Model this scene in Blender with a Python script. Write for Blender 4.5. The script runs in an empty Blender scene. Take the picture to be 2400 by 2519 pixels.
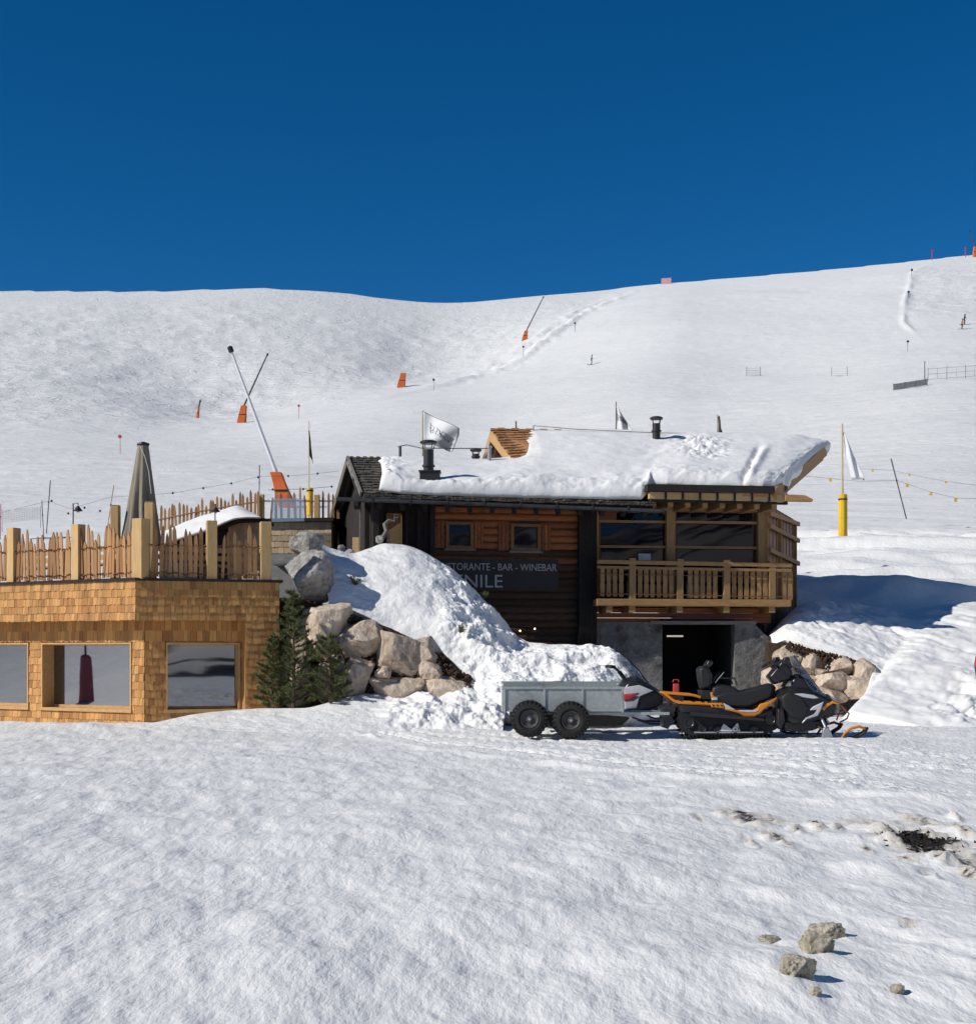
import bpy, math, random
import numpy as np
from mathutils import Vector, Matrix, noise as mnoise
R = math.radians
random.seed(7)
sc = bpy.context.scene
col = sc.collection

# ------------------------------------------------------------------ camera
F, HZ, CX, CAMZ = 3400.0, 1600.0, 1200.0, 1.4     # focal length and eye level in photo pixels, eye height in metres
cd = bpy.data.cameras.new('camera'); cam = bpy.data.objects.new('camera', cd); col.objects.link(cam)
cd.sensor_fit = 'HORIZONTAL'; cd.sensor_width = 36; cd.lens = 36 * F / 2400
cd.shift_y = (HZ - 2519 / 2) / 2400
cd.clip_start = 0.1; cd.clip_end = 3000
cam.location = (0, 0, CAMZ); cam.rotation_euler = (R(90), 0, 0)
sc.camera = cam

# ------------------------------------------------------------------ sky and sun
SUN_EL, SUN_AZ = R(35), math.atan2(-0.925, -0.38)
w = bpy.data.worlds.new('World'); sc.world = w; w.use_nodes = True
nt = w.node_tree; nt.nodes.clear()
sky = nt.nodes.new('ShaderNodeTexSky'); sky.sky_type = 'NISHITA'; sky.sun_disc = False
sky.sun_elevation = SUN_EL; sky.sun_rotation = SUN_AZ % (2 * math.pi)
sky.altitude = 3500; sky.air_density = 1.0; sky.dust_density = 0.0; sky.ozone_density = 6.0
hs = nt.nodes.new('ShaderNodeHueSaturation'); hs.inputs['Saturation'].default_value = 1.25; hs.inputs['Value'].default_value = 1.01
hs.inputs['Hue'].default_value = 0.497
bg = nt.nodes.new('ShaderNodeBackground'); bg.inputs['Strength'].default_value = 0.085
wo = nt.nodes.new('ShaderNodeOutputWorld')
nt.links.new(sky.outputs[0], hs.inputs['Color']); nt.links.new(hs.outputs[0], bg.inputs[0]); nt.links.new(bg.outputs[0], wo.inputs[0])
sd = bpy.data.lights.new('sun', 'SUN'); sd.energy = 4.4; sd.angle = R(0.53); sd.color = (1.0, 0.96, 0.9)
sun = bpy.data.objects.new('sun', sd); col.objects.link(sun)
tosun = Vector((math.sin(SUN_AZ) * math.cos(SUN_EL), math.cos(SUN_AZ) * math.cos(SUN_EL), math.sin(SUN_EL)))
sun.rotation_euler = tosun.to_track_quat('Z', 'Y').to_euler(); sun.location = (-20, -15, 30)
vs = sc.view_settings; vs.view_transform = 'Standard'; vs.look = 'None'; vs.exposure = 0.0; vs.gamma = 1.0; vs.use_curve_mapping = False

# ------------------------------------------------------------------ helpers
def P(px, py, Y):
    return Vector(((px - CX) / F * Y, Y, CAMZ + (HZ - py) / F * Y))

def mix_rgb(nt, a, b, fac, mode='MIX'):
    m = nt.nodes.new('ShaderNodeMix'); m.data_type = 'RGBA'; m.blend_type = mode
    for sock, v in ((m.inputs[0], fac), (m.inputs[6], a), (m.inputs[7], b)):
        if hasattr(v, 'links'): nt.links.new(v, sock)
        else: sock.default_value = v if isinstance(v, float) else (*v, 1)
    return m.outputs[2]

def ramp(nt, src, stops):
    r = nt.nodes.new('ShaderNodeValToRGB'); el = r.color_ramp.elements
    while len(el) < len(stops): el.new(0.5)
    for e, (p, c) in zip(el, stops):
        e.position = p; e.color = (c, c, c, 1) if isinstance(c, (int, float)) else (*c, 1)
    nt.links.new(src, r.inputs[0]); return r.outputs[0]

def mathn(nt, op, a, b=0.0, c=None):
    m = nt.nodes.new('ShaderNodeMath'); m.operation = op
    vals = [a, b] + ([c] if c is not None else [])
    for i, v in enumerate(vals):
        if hasattr(v, 'links'): nt.links.new(v, m.inputs[i])
        else: m.inputs[i].default_value = v
    return m.outputs[0]

def mat(name, c1, c2=None, rough=0.7, stretch=(1, 1, 1), scale=8.0, detail=6.0, lo=0.3, hi=0.7, var=0.0, hue=None,
        bump=0.0, bscale=None, bdist=0.02, metal=0.0, spec=0.4, c3=None, s3=2.0, t3=0.55, emis=None):
    m = bpy.data.materials.new(name); m.use_nodes = True; nt = m.node_tree
    b = nt.nodes['Principled BSDF']
    tc = nt.nodes.new('ShaderNodeTexCoord'); mp = nt.nodes.new('ShaderNodeMapping'); mp.inputs['Scale'].default_value = stretch
    nt.links.new(tc.outputs['Object'], mp.inputs[0])
    oi = nt.nodes.new('ShaderNodeObjectInfo'); gi = nt.nodes.new('ShaderNodeNewGeometry')
    rnd_ = mathn(nt, 'FRACT', mathn(nt, 'ADD', oi.outputs['Random'], gi.outputs['Random Per Island'])) if var else oi.outputs['Random']
    wv = mathn(nt, 'MULTIPLY', rnd_, 40.0)
    def nz(s, d):
        n = nt.nodes.new('ShaderNodeTexNoise'); n.noise_dimensions = '4D'
        n.inputs['Scale'].default_value = s; n.inputs['Detail'].default_value = d; n.inputs['Roughness'].default_value = 0.6
        nt.links.new(mp.outputs[0], n.inputs['Vector']); nt.links.new(wv, n.inputs['W']); return n.outputs[0]
    n1 = nz(scale, detail)
    colr = mix_rgb(nt, c1, c2 or c1, ramp(nt, n1, [(lo, 0.0), (hi, 1.0)]))
    if c3 is not None:
        n3 = nz(s3, 4.0)
        colr = mix_rgb(nt, colr, c3, ramp(nt, n3, [(t3, 0.0), (t3 + 0.14, 1.0)]))
    if var:
        if hue is not None:
            rr = mathn(nt, 'FRACT', mathn(nt, 'MULTIPLY', rnd_, 7.31))
            colr = mix_rgb(nt, colr, hue, mathn(nt, 'MULTIPLY', mathn(nt, 'POWER', rr, 2.0), 0.75))
        f = mathn(nt, 'MULTIPLY_ADD', rnd_, 2 * var, 1 - var)
        hsn = nt.nodes.new('ShaderNodeHueSaturation'); nt.links.new(colr, hsn.inputs['Color']); nt.links.new(f, hsn.inputs['Value'])
        colr = hsn.outputs[0]
    nt.links.new(colr, b.inputs['Base Color'])
    b.inputs['Roughness'].default_value = rough; b.inputs['Metallic'].default_value = metal
    b.inputs['Specular IOR Level'].default_value = spec
    if bump:
        bp = nt.nodes.new('ShaderNodeBump'); bp.inputs['Strength'].default_value = bump; bp.inputs['Distance'].default_value = bdist
        nt.links.new(nz(bscale or scale, detail), bp.inputs['Height']); nt.links.new(bp.outputs[0], b.inputs['Normal'])
    if emis:
        b.inputs['Emission Color'].default_value = (*emis[0], 1); b.inputs['Emission Strength'].default_value = emis[1]
    return m

M = {}
M['shingle'] = mat('larch shingle', (.41, .195, .055), (.58, .325, .11), .75, (22, 22, 1.5), 3, 5, var=.27, hue=(.30, .115, .03), bump=.5, bdist=.005)
M['shingle_old'] = mat('pale shingle', (.42, .30, .17), (.55, .43, .28), .8, (14, 14, 2), 3, 5, var=.2, bump=.4, bdist=.004)
M['larch'] = mat('larch timber', (.47, .29, .115), (.60, .40, .18), .7, (9, 9, 1.2), 3, 6, var=.1, bump=.35, bdist=.004, c3=(.30, .16, .06), s3=1.6, t3=.62)
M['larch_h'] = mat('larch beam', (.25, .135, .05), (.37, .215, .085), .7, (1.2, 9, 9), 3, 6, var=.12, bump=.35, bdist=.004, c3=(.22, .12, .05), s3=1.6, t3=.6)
M['larch_dark'] = mat('brown larch post', (.23, .135, .055), (.33, .21, .09), .7, (9, 9, 1.2), 3, 6, var=.12, bump=.35, bdist=.004, c3=(.15, .08, .03), s3=1.6, t3=.6)
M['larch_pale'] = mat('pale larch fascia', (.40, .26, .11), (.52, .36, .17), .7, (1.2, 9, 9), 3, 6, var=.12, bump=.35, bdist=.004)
M['picket'] = mat('split larch picket', (.36, .18, .07), (.50, .295, .135), .8, (10, 10, 1.5), 3, 6, var=.28, hue=(.27, .115, .043), bump=.6, bdist=.006)
M['baluster'] = mat('balcony board', (.23, .125, .048), (.36, .215, .09), .75, (10, 10, 1.5), 3, 6, var=.16, bump=.4, bdist=.004)
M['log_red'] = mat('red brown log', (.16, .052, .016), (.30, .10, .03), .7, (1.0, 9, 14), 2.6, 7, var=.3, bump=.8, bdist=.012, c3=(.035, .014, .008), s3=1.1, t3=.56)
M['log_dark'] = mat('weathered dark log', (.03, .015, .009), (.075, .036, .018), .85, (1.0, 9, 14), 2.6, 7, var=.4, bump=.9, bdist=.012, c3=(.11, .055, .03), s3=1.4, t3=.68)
M['black_wood'] = mat('black timber', (.012, .009, .008), (.03, .022, .018), .85, (9, 9, 1.2), 3, 6, var=.3, bump=.5, bdist=.006)  # near-black wood, used for porch, gable, eaves, posts and copings
M['grey_wood'] = mat('silvered board', (.10, .088, .075), (.20, .18, .155), .85, (1.2, 9, 9), 3, 6, var=.2, bump=.5, bdist=.005)
M['roof_old'] = mat('old roof shingle', (.045, .036, .028), (.15, .13, .10), .9, (10, 3, 10), 3, 6, lo=.35, hi=.7, var=.35, bump=.7, bdist=.008)
M['roof_new'] = mat('new roof shingle', (.26, .125, .05), (.40, .21, .09), .85, (10, 3, 10), 3, 6, var=.28, bump=.6, bdist=.006)
M['wicker'] = mat('twisted willow rail', (.13, .06, .03), (.26, .13, .06), .85, (6, 6, 6), 5, 5, bump=.7, bdist=.006)
M['window_frame'] = mat('varnished window frame', (.45, .25, .09), (.58, .36, .15), .5, (1.2, 6, 6), 3, 5, var=.06)
M['frame_brown'] = mat('brown window frame', (.15, .06, .02), (.22, .10, .04), .6, (2, 6, 6), 3, 5, var=.1)
M['iron'] = mat('black painted iron', (.010, .010, .011), (.022, .022, .024), .45, scale=20, spec=.5)
M['lead'] = mat('dark sheet gutter', (.05, .055, .062), (.10, .105, .115), .5, (3, 3, 3), 3, 5, metal=.35, bump=.3, bdist=.01)
M['canvas'] = mat('taupe canvas', (.20, .175, .13), (.30, .265, .20), .9, (14, 14, 1), 1.6, 5, bump=.6, bdist=.03)
M['granite'] = mat('pale granite', (.37, .285, .21), (.61, .51, .405), .92, (1, 1, .6), 9, 10, lo=.36, hi=.66, var=.14, bump=1.0, bscale=9, bdist=.07, c3=(.27, .185, .125), s3=3.5, t3=.55)
M['granite_grey'] = mat('grey granite', (.20, .19, .175), (.42, .40, .37), .92, scale=11, detail=9, lo=.38, hi=.66, bump=1.0, bscale=16, bdist=.035, c3=(.085, .08, .07), s3=3.0, t3=.56)
M['stone'] = mat('field stone', (.21, .18, .125), (.44, .40, .32), .92, scale=22, detail=8, lo=.36, hi=.64, var=.15, bump=1.0, bscale=45, bdist=.012, c3=(.10, .085, .06), s3=18, t3=.56)
M['soil'] = mat('turf and soil', (.022, .012, .007), (.085, .046, .024), 1.0, scale=14, detail=8, bump=1.0, bscale=30, bdist=.05, c3=(.05, .052, .02), s3=5, t3=.58)
M['earth'] = mat('wet black earth', (.006, .005, .005), (.03, .023, .018), 1.0, scale=20, detail=6, bump=.8, bdist=.02)
M['needle'] = mat('conifer needles', (.06, .075, .02), (.15, .165, .06), .7, scale=5, detail=3, var=.1)
M['bark'] = mat('conifer bark', (.06, .04, .028), (.12, .085, .06), .95, (6, 6, 1.5), 6, 6, bump=.8, bdist=.01)
M['render'] = mat('grey lime render', (.10, .097, .092), (.20, .195, .185), .95, scale=5, detail=9, bump=1.0, bscale=9, bdist=.06, c3=(.05, .047, .044), s3=2.3, t3=.53)
M['concrete'] = mat('concrete', (.20, .20, .20), (.30, .30, .295), .95, scale=6, detail=8, bump=.4, bscale=25, bdist=.008)
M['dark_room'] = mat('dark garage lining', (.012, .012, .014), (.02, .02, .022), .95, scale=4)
M['galv'] = mat('galvanised sheet', (.31, .34, .325), (.43, .46, .44), .5, scale=16, detail=5, metal=.35, bump=.15, bdist=.004, c3=(.22, .24, .23), s3=3.2, t3=.58)
M['rubber'] = mat('tyre rubber', (.010, .010, .010), (.022, .021, .020), .85, scale=20, bump=.4, bdist=.004)
M['plastic'] = mat('black plastic', (.010, .010, .011), (.020, .020, .022), .32, scale=12, spec=.5)
M['seat'] = mat('black vinyl', (.012, .012, .012), (.02, .02, .02), .55, scale=60, bump=.3, bdist=.002)
M['orange'] = mat('orange plastic', (.62, .20, .012), (.70, .25, .02), .35, scale=8, spec=.5)
M['grey_panel'] = mat('grey white decal', (.42, .43, .45), (.55, .56, .58), .35, scale=14, spec=.5)
M['red'] = mat('red plastic', (.52, .045, .04), (.62, .07, .05), .4, scale=8, spec=.5)
M['steel'] = mat('brushed steel', (.42, .42, .43), (.55, .55, .56), .35, scale=20, metal=.85)
M['white_pole'] = mat('white tube', (.62, .63, .64), (.72, .73, .74), .45, scale=10)
M['pad_orange'] = mat('orange crash pad', (.55, .105, .02), (.66, .16, .035), .75, scale=1.2, detail=5, bump=.4, bscale=3, bdist=.05)
M['pad_red'] = mat('red crash pad', (.34, .03, .02), (.42, .045, .03), .7, scale=1.2)
M['pad_yellow'] = mat('yellow crash pad', (.62, .36, .012), (.72, .45, .02), .65, scale=2.5, detail=5, bump=.4, bscale=3, bdist=.03)
M['bamboo'] = mat('bamboo pole', (.30, .21, .12), (.42, .32, .20), .7, (4, 4, 1), 4, 4)
M['dark_pole'] = mat('dark pole', (.045, .04, .04), (.08, .072, .07), .6, scale=6)
M['beige_pole'] = mat('beige flag pole', (.46, .36, .20), (.58, .47, .28), .6, (6, 6, 1), 4, 4)
M['flag_white'] = mat('white flag cloth', (.68, .69, .70), (.78, .79, .80), .85, scale=3, bump=.3, bdist=.02)
M['flag_black'] = mat('dark flag cloth', (.018, .019, .024), (.045, .047, .055), .9, scale=4)
M['ink'] = mat('grey print', (.16, .16, .17), (.22, .22, .23), .85, scale=5)
M['sign'] = mat('black sign board', (.010, .009, .009), (.022, .020, .019), .6, (1, 8, 8), 4, 5, bump=.2, bdist=.003)
M['letter'] = mat('pale grey lettering', (.30, .30, .29), (.42, .42, .41), .6, scale=20)
M['net'] = mat('pale safety net', (.52, .53, .52), (.60, .61, .60), .9, scale=6)
M['net_red'] = mat('pink safety net', (.62, .30, .27), (.72, .42, .38), .9, scale=6)
M['yellow_cloth'] = mat('yellow pennant', (.66, .42, .06), (.74, .50, .09), .8, scale=6)
M['marker_red'] = mat('red piste disc', (.42, .035, .05), (.50, .05, .06), .6, scale=6)
M['skin'] = mat('skin', (.5, .3, .22), (.55, .34, .25), .6, scale=6)
M['navy'] = mat('navy cloth', (.014, .02, .045), (.022, .03, .06), .8, scale=6)
M['jacket_grey'] = mat('grey ski suit', (.10, .10, .12), (.20, .20, .22), .8, scale=4)
M['jacket_pink'] = mat('red ski jacket', (.50, .07, .08), (.58, .10, .10), .8, scale=4)
M['lamp_lit'] = mat('lit bulb', (.9, .8, .6), emis=((1.0, .8, .5), 4.0))
M['tube_lit'] = mat('lit tube', (.8, .8, .7), emis=((1.0, .9, .65), .45))

def glass_mat(name, refl, tint, transp=0.0, rough=.02):
    m = bpy.data.materials.new(name); m.use_nodes = True; nt = m.node_tree; nt.nodes.clear()
    o = nt.nodes.new('ShaderNodeOutputMaterial'); g = nt.nodes.new('ShaderNodeBsdfGlossy'); d = nt.nodes.new('ShaderNodeBsdfDiffuse')
    g.inputs['Roughness'].default_value = rough; g.inputs['Color'].default_value = (.92, .95, 1, 1); d.inputs[0].default_value = (*tint, 1)
    tc = nt.nodes.new('ShaderNodeTexCoord'); n = nt.nodes.new('ShaderNodeTexNoise'); n.inputs['Scale'].default_value = 1.1; n.inputs['Detail'].default_value = 1
    nt.links.new(tc.outputs['Object'], n.inputs[0]); bp = nt.nodes.new('ShaderNodeBump'); bp.inputs['Strength'].default_value = .12; bp.inputs['Distance'].default_value = .02
    nt.links.new(n.outputs[0], bp.inputs['Height']); nt.links.new(bp.outputs[0], g.inputs['Normal'])
    mx = nt.nodes.new('ShaderNodeMixShader'); mx.inputs[0].default_value = refl
    base = d.outputs[0]
    if transp:
        t = nt.nodes.new('ShaderNodeBsdfTransparent'); t.inputs[0].default_value = (.93, .96, .96, 1); m2 = nt.nodes.new('ShaderNodeMixShader'); m2.inputs[0].default_value = transp
        nt.links.new(d.outputs[0], m2.inputs[1]); nt.links.new(t.outputs[0], m2.inputs[2]); base = m2.outputs[0]
    nt.links.new(base, mx.inputs[1]); nt.links.new(g.outputs[0], mx.inputs[2]); nt.links.new(mx.outputs[0], o.inputs[0])
    return m
M['glass'] = glass_mat('reflecting window glass', .25, (.006, .008, .014))
M['glass_dark'] = glass_mat('dark window glass', .03, (.004, .005, .010))
M['glass_wing'] = glass_mat('balcony window glass', .03, (.004, .005, .011))
M['glass_clear'] = glass_mat('clear windscreen', .08, (.5, .55, .56), .72)
M['visor'] = glass_mat('smoked windshield', .10, (.12, .12, .125), .72)

def snow_mat(name, base=(.765, .76, .738), b1=(6, .5, .03), b2=(30, .3, .01), stretch=(1, 1, 1)):
    m = bpy.data.materials.new(name); m.use_nodes = True; nt = m.node_tree; b = nt.nodes['Principled BSDF']
    tc = nt.nodes.new('ShaderNodeTexCoord'); mp = nt.nodes.new('ShaderNodeMapping'); mp.inputs['Scale'].default_value = stretch
    nt.links.new(tc.outputs['Object'], mp.inputs[0]); prev = None
    for s, st, ds in (b1, b2):
        n = nt.nodes.new('ShaderNodeTexNoise'); n.inputs['Scale'].default_value = s; n.inputs['Detail'].default_value = 6; n.inputs['Roughness'].default_value = .6
        nt.links.new(mp.outputs[0], n.inputs[0]); bp = nt.nodes.new('ShaderNodeBump'); bp.inputs['Strength'].default_value = st; bp.inputs['Distance'].default_value = ds
        nt.links.new(n.outputs[0], bp.inputs['Height'])
        if prev: nt.links.new(prev, bp.inputs['Normal'])
        prev = bp.outputs[0]
    nt.links.new(prev, b.inputs['Normal']); b.inputs['Base Color'].default_value = (*base, 1)
    b.inputs['Roughness'].default_value = .65; b.inputs['Specular IOR Level'].default_value = .25
    return m
M['snow_bank'] = snow_mat('bank snow', b1=(4, .6, .08), b2=(22, .5, .02))
M['snow_roof'] = snow_mat('roof snow', b1=(2.2, .5, .07), b2=(18, .35, .012))
M['snow_smooth'] = snow_mat('smooth snow', b1=(1.5, .4, .06), b2=(16, .25, .01))

def flag_mat():
    m = bpy.data.materials.new('thin white flag cloth'); m.use_nodes = True; nt = m.node_tree; nt.nodes.clear(); o = nt.nodes.new('ShaderNodeOutputMaterial')
    d = nt.nodes.new('ShaderNodeBsdfDiffuse'); t = nt.nodes.new('ShaderNodeBsdfTranslucent'); x = nt.nodes.new('ShaderNodeMixShader'); x.inputs[0].default_value = .18
    n = nt.nodes.new('ShaderNodeTexNoise'); n.inputs['Scale'].default_value = 4; c = mix_rgb(nt, (.74, .75, .76), (.84, .85, .86), n.outputs[0])
    nt.links.new(c, d.inputs[0]); nt.links.new(c, t.inputs[0]); nt.links.new(d.outputs[0], x.inputs[1]); nt.links.new(t.outputs[0], x.inputs[2]); nt.links.new(x.outputs[0], o.inputs[0]); return m
M['flag_white'] = flag_mat()

class MB:
    def __init__(s): s.v = []; s.f = []
    def add(s, vs, fs):
        o = len(s.v); s.v += [Vector(a) for a in vs]; s.f += [[o + i for i in f] for f in fs]; return s
    def box(s, c, size, rot=None):
        c = Vector(c); h = Vector(size) / 2; vs = []
        for x in (-1, 1):
            for y in (-1, 1):
                for z in (-1, 1):
                    p = Vector((x * h.x, y * h.y, z * h.z))
                    if rot: p = rot @ p
                    vs.append(c + p)
        return s.add(vs, [(0, 1, 3, 2), (4, 6, 7, 5), (0, 4, 5, 1), (2, 3, 7, 6), (0, 2, 6, 4), (1, 5, 7, 3)])
    def prism(s, pts, ext):
        n = len(pts); pts = [Vector(p) for p in pts]; ext = Vector(ext)
        return s.add(pts + [p + ext for p in pts], [list(range(n))[::-1], list(range(n, 2 * n))] + [(i, (i + 1) % n, n + (i + 1) % n, n + i) for i in range(n)])
    def pxp(s, poly, Y, th):                      # outline at its own distance Y, th metres deep
        return s.prism([P(x, y, Y) for x, y in poly], (0, th, 0))
    def beam(s, a, b, wx, wy, up=(0, 0, 1)):
        a = Vector(a); b = Vector(b); d = (b - a).normalized(); u = Vector(up)
        if abs(d.dot(u)) > .95: u = Vector((0, 1, 0))
        r = d.cross(u).normalized() * wx / 2; t = r.cross(d).normalized() * wy / 2
        vs = [a - r - t, a + r - t, a + r + t, a - r + t, b - r - t, b + r - t, b + r + t, b - r + t]
        return s.add(vs, [(0, 3, 2, 1), (4, 5, 6, 7), (0, 1, 5, 4), (1, 2, 6, 5), (2, 3, 7, 6), (3, 0, 4, 7)])
    def tube(s, pts, rad, n=8, caps=True):
        pts = [Vector(p) for p in pts]; m = len(pts)
        rads = rad if isinstance(rad, (list, tuple)) else [rad] * m
        vs = []; ref = None
        for i, p in enumerate(pts):
            d = (pts[min(i + 1, m - 1)] - pts[max(i - 1, 0)]).normalized()
            if ref is None: ref = Vector((0, 0, 1)) if abs(d.z) < .9 else Vector((1, 0, 0))
            a = d.cross(ref).normalized(); b = a.cross(d).normalized(); ref = b
            for k in range(n):
                t = 2 * math.pi * k / n; vs.append(p + (a * math.cos(t) + b * math.sin(t)) * rads[i])
        fs = [(i * n + k, i * n + (k + 1) % n, (i + 1) * n + (k + 1) % n, (i + 1) * n + k) for i in range(m - 1) for k in range(n)]
        if caps: fs += [list(range(n))[::-1], list(range((m - 1) * n, m * n))]
        return s.add(vs, fs)
    def lathe(s, c, axis, prof, n=16):            # prof: (distance along axis, radius)
        c = Vector(c); ax = Vector(axis).normalized(); a = ax.orthogonal().normalized(); b = ax.cross(a); vs = []
        for t, r in prof:
            for k in range(n):
                q = 2 * math.pi * k / n; vs.append(c + ax * t + (a * math.cos(q) + b * math.sin(q)) * r)
        m = len(prof)
        fs = [(i * n + k, i * n + (k + 1) % n, (i + 1) * n + (k + 1) % n, (i + 1) * n + k) for i in range(m - 1) for k in range(n)]
        fs += [list(range(n))[::-1], list(range((m - 1) * n, m * n))]
        return s.add(vs, fs)
    def mesh(s, name, org=Vector()):
        me = bpy.data.meshes.new(name); me.from_pydata([tuple(v - org) for v in s.v], [], s.f); me.validate(); me.update()
        return me
    def build(s, name, m, parent=None, smooth=False, bevel=0, fix=True):
        me = s.mesh(name, org(parent)); o = bpy.data.objects.new(name, me); col.objects.link(o)
        if fix:
            import bmesh
            bm = bmesh.new(); bm.from_mesh(me); bmesh.ops.recalc_face_normals(bm, faces=bm.faces); bm.to_mesh(me); bm.free()
        me.materials.append(M[m] if isinstance(m, str) else m)
        if smooth:
            me.shade_smooth()
            if smooth != 'all':
                me.set_sharp_from_angle(angle=R(smooth if not isinstance(smooth, bool) else 40))
        if bevel:
            b = o.modifiers.new('bevel', 'BEVEL'); b.width = bevel; b.segments = 2; b.limit_method = 'ANGLE'
        if parent: o.parent = parent
        return o

def org(o):
    t = Vector()
    while o: t += o.location; o = o.parent
    return t
def tag(o, label, cat, group=None, kind=None):
    if label: o['label'] = label
    if cat: o['category'] = cat
    if group: o['group'] = group
    if kind: o['kind'] = kind
    return o
def thing(name, label, cat, loc=(0, 0, 0), group=None):
    o = bpy.data.objects.new(name, None); o.empty_display_size = .2; col.objects.link(o); o.location = loc
    return tag(o, label, cat, group)
def inst(me, name, parent, Mx):
    o = bpy.data.objects.new(name, me); col.objects.link(o)
    if parent: o.parent = parent
    o.matrix_basis = Matrix.Translation(-org(parent)) @ Mx if parent else Mx
    return o
def copy_tree(o, parent=None):
    c = o.copy(); col.objects.link(c); c.parent = parent
    for ch in list(o.children): copy_tree(ch, c)
    return c

class Frame:                                       # a wall: s along it, z up, n outwards
    def __init__(f, px, Y, deg):
        p = P(px, HZ, Y); f.o = Vector((p.x, p.y, 0)); a = R(deg)
        f.d = Vector((math.cos(a), math.sin(a), 0)); f.n = Vector((f.d.y, -f.d.x, 0))
        if f.n.y > 0: f.n = -f.n
    def at(f, s, z, n=0): return f.o + f.d * s + f.n * n + Vector((0, 0, z))
    def s(f, px, n=0):
        k = (px - CX) / F; o = f.o + f.n * n
        return (k * o.y - o.x) / (f.d.x - k * f.d.y)
    def z(f, px, py, n=0):
        q = f.at(f.s(px, n), 0, n); return CAMZ + (HZ - py) / F * q.y
    def box(f, mb, s0, s1, z0, z1, n0, n1):
        vs = [f.at(s, z, n) for s in (s0, s1) for n in (n0, n1) for z in (z0, z1)]
        return mb.add(vs, [(0, 1, 3, 2), (4, 6, 7, 5), (0, 4, 5, 1), (2, 3, 7, 6), (0, 2, 6, 4), (1, 5, 7, 3)])
    def mx(f, s, z, n=0, tilt=0, roll=0, sx=1, sz=1, sy=1):
        rot = Matrix((f.d, -f.n, Vector((0, 0, 1)))).transposed().to_4x4()
        return Matrix.Translation(f.at(s, z, n)) @ rot @ Matrix.Rotation(tilt, 4, 'X') @ Matrix.Rotation(roll, 4, 'Y') @ Matrix.Diagonal((sx, sy, sz, 1))

# numpy value noise
def _h(ix, iy, seed):
    n = (ix.astype(np.int64) * 374761393 + iy.astype(np.int64) * 668265263 + seed * 1442695) & 0x7fffffff
    n = ((n ^ (n >> 13)) * 1274126177) & 0x7fffffff
    n = n ^ (n >> 16)
    return (n & 0xffff) / 32767.5 - 1.0
def vn(x, y, seed=0):
    ix = np.floor(x); iy = np.floor(y); fx = x - ix; fy = y - iy
    fx = fx * fx * fx * (fx * (fx * 6 - 15) + 10); fy = fy * fy * fy * (fy * (fy * 6 - 15) + 10)
    a = _h(ix, iy, seed); b = _h(ix + 1, iy, seed); c = _h(ix, iy + 1, seed); d = _h(ix + 1, iy + 1, seed)
    return (a * (1 - fx) + b * fx) * (1 - fy) + (c * (1 - fx) + d * fx) * fy
def fbm(x, y, oct=4, seed=0, gain=.5):
    t = 0; a = 1; 
    for i in range(oct):
        t = t + a * vn(x, y, seed + i * 17); x, y = x * 1.93 * .8 - y * 1.93 * .6 + 3.7, x * 1.93 * .6 + y * 1.93 * .8 - 1.9; a *= gain
    return t
def sst(a, b, x):
    t = np.clip((x - a) / (b - a), 0, 1); return t * t * (3 - 2 * t)

# ------------------------------------------------------------------ terrain
YS = np.array([45, 60, 80, 110, 150, 200, 250, 320, 400.])
COLS = [(-900, [1400, 1300, 1225, 1140, 1060, 970, 900, 800, 715]),
        (0, [1400, 1300, 1225, 1140, 1062, 975, 895, 800, 715]),
        (1100, [1400, 1310, 1240, 1150, 1060, 975, 912, 830, 745]),
        (1700, [1405, 1300, 1205, 1095, 990, 890, 815, 735, 690]),
        (2400, [1362, 1318, 1185, 1050, 930, 825, 745, 670, 624]),
        (3300, [1362, 1310, 1170, 1030, 910, 800, 710, 630, 560])]
SKX = np.array([-900, 0, 380, 610, 720, 895, 1023, 1100, 1202, 1317, 1470, 1586, 1790, 2046, 2300, 2400, 3300])
SKY = np.array([690, 714, 716, 707, 709, 725, 741, 746, 739, 726, 715, 700, 684, 662, 636, 624, 560])
def skyline(px):
    return sum(np.interp(px + d, SKX, SKY) for d in (-70, -35, 0, 35, 70)) / 5
def hill_y(px, Y):
    vals = [np.interp(Y, YS, np.array(c[1], float)) for c in COLS]
    xs = [c[0] for c in COLS]; out = vals[0] * 1.0
    for i in range(len(xs) - 1):
        t = sst(xs[i], xs[i + 1], px); m = px > xs[i]
        out = np.where(m, vals[i] * (1 - t) + vals[i + 1] * t, out)
    end = 0
    t = np.clip((Y - 45) / 355, 0, 1) ** 2
    base = np.full_like(np.asarray(px, float), 0.0)
    e = [c[1][-1] for c in COLS]; out_e = e[0] + base
    for i in range(len(xs) - 1):
        tt = sst(xs[i], xs[i + 1], px); out_e = np.where(px > xs[i], e[i] * (1 - tt) + e[i + 1] * tt, out_e)
    return out + (skyline(px) - out_e) * t
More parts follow.
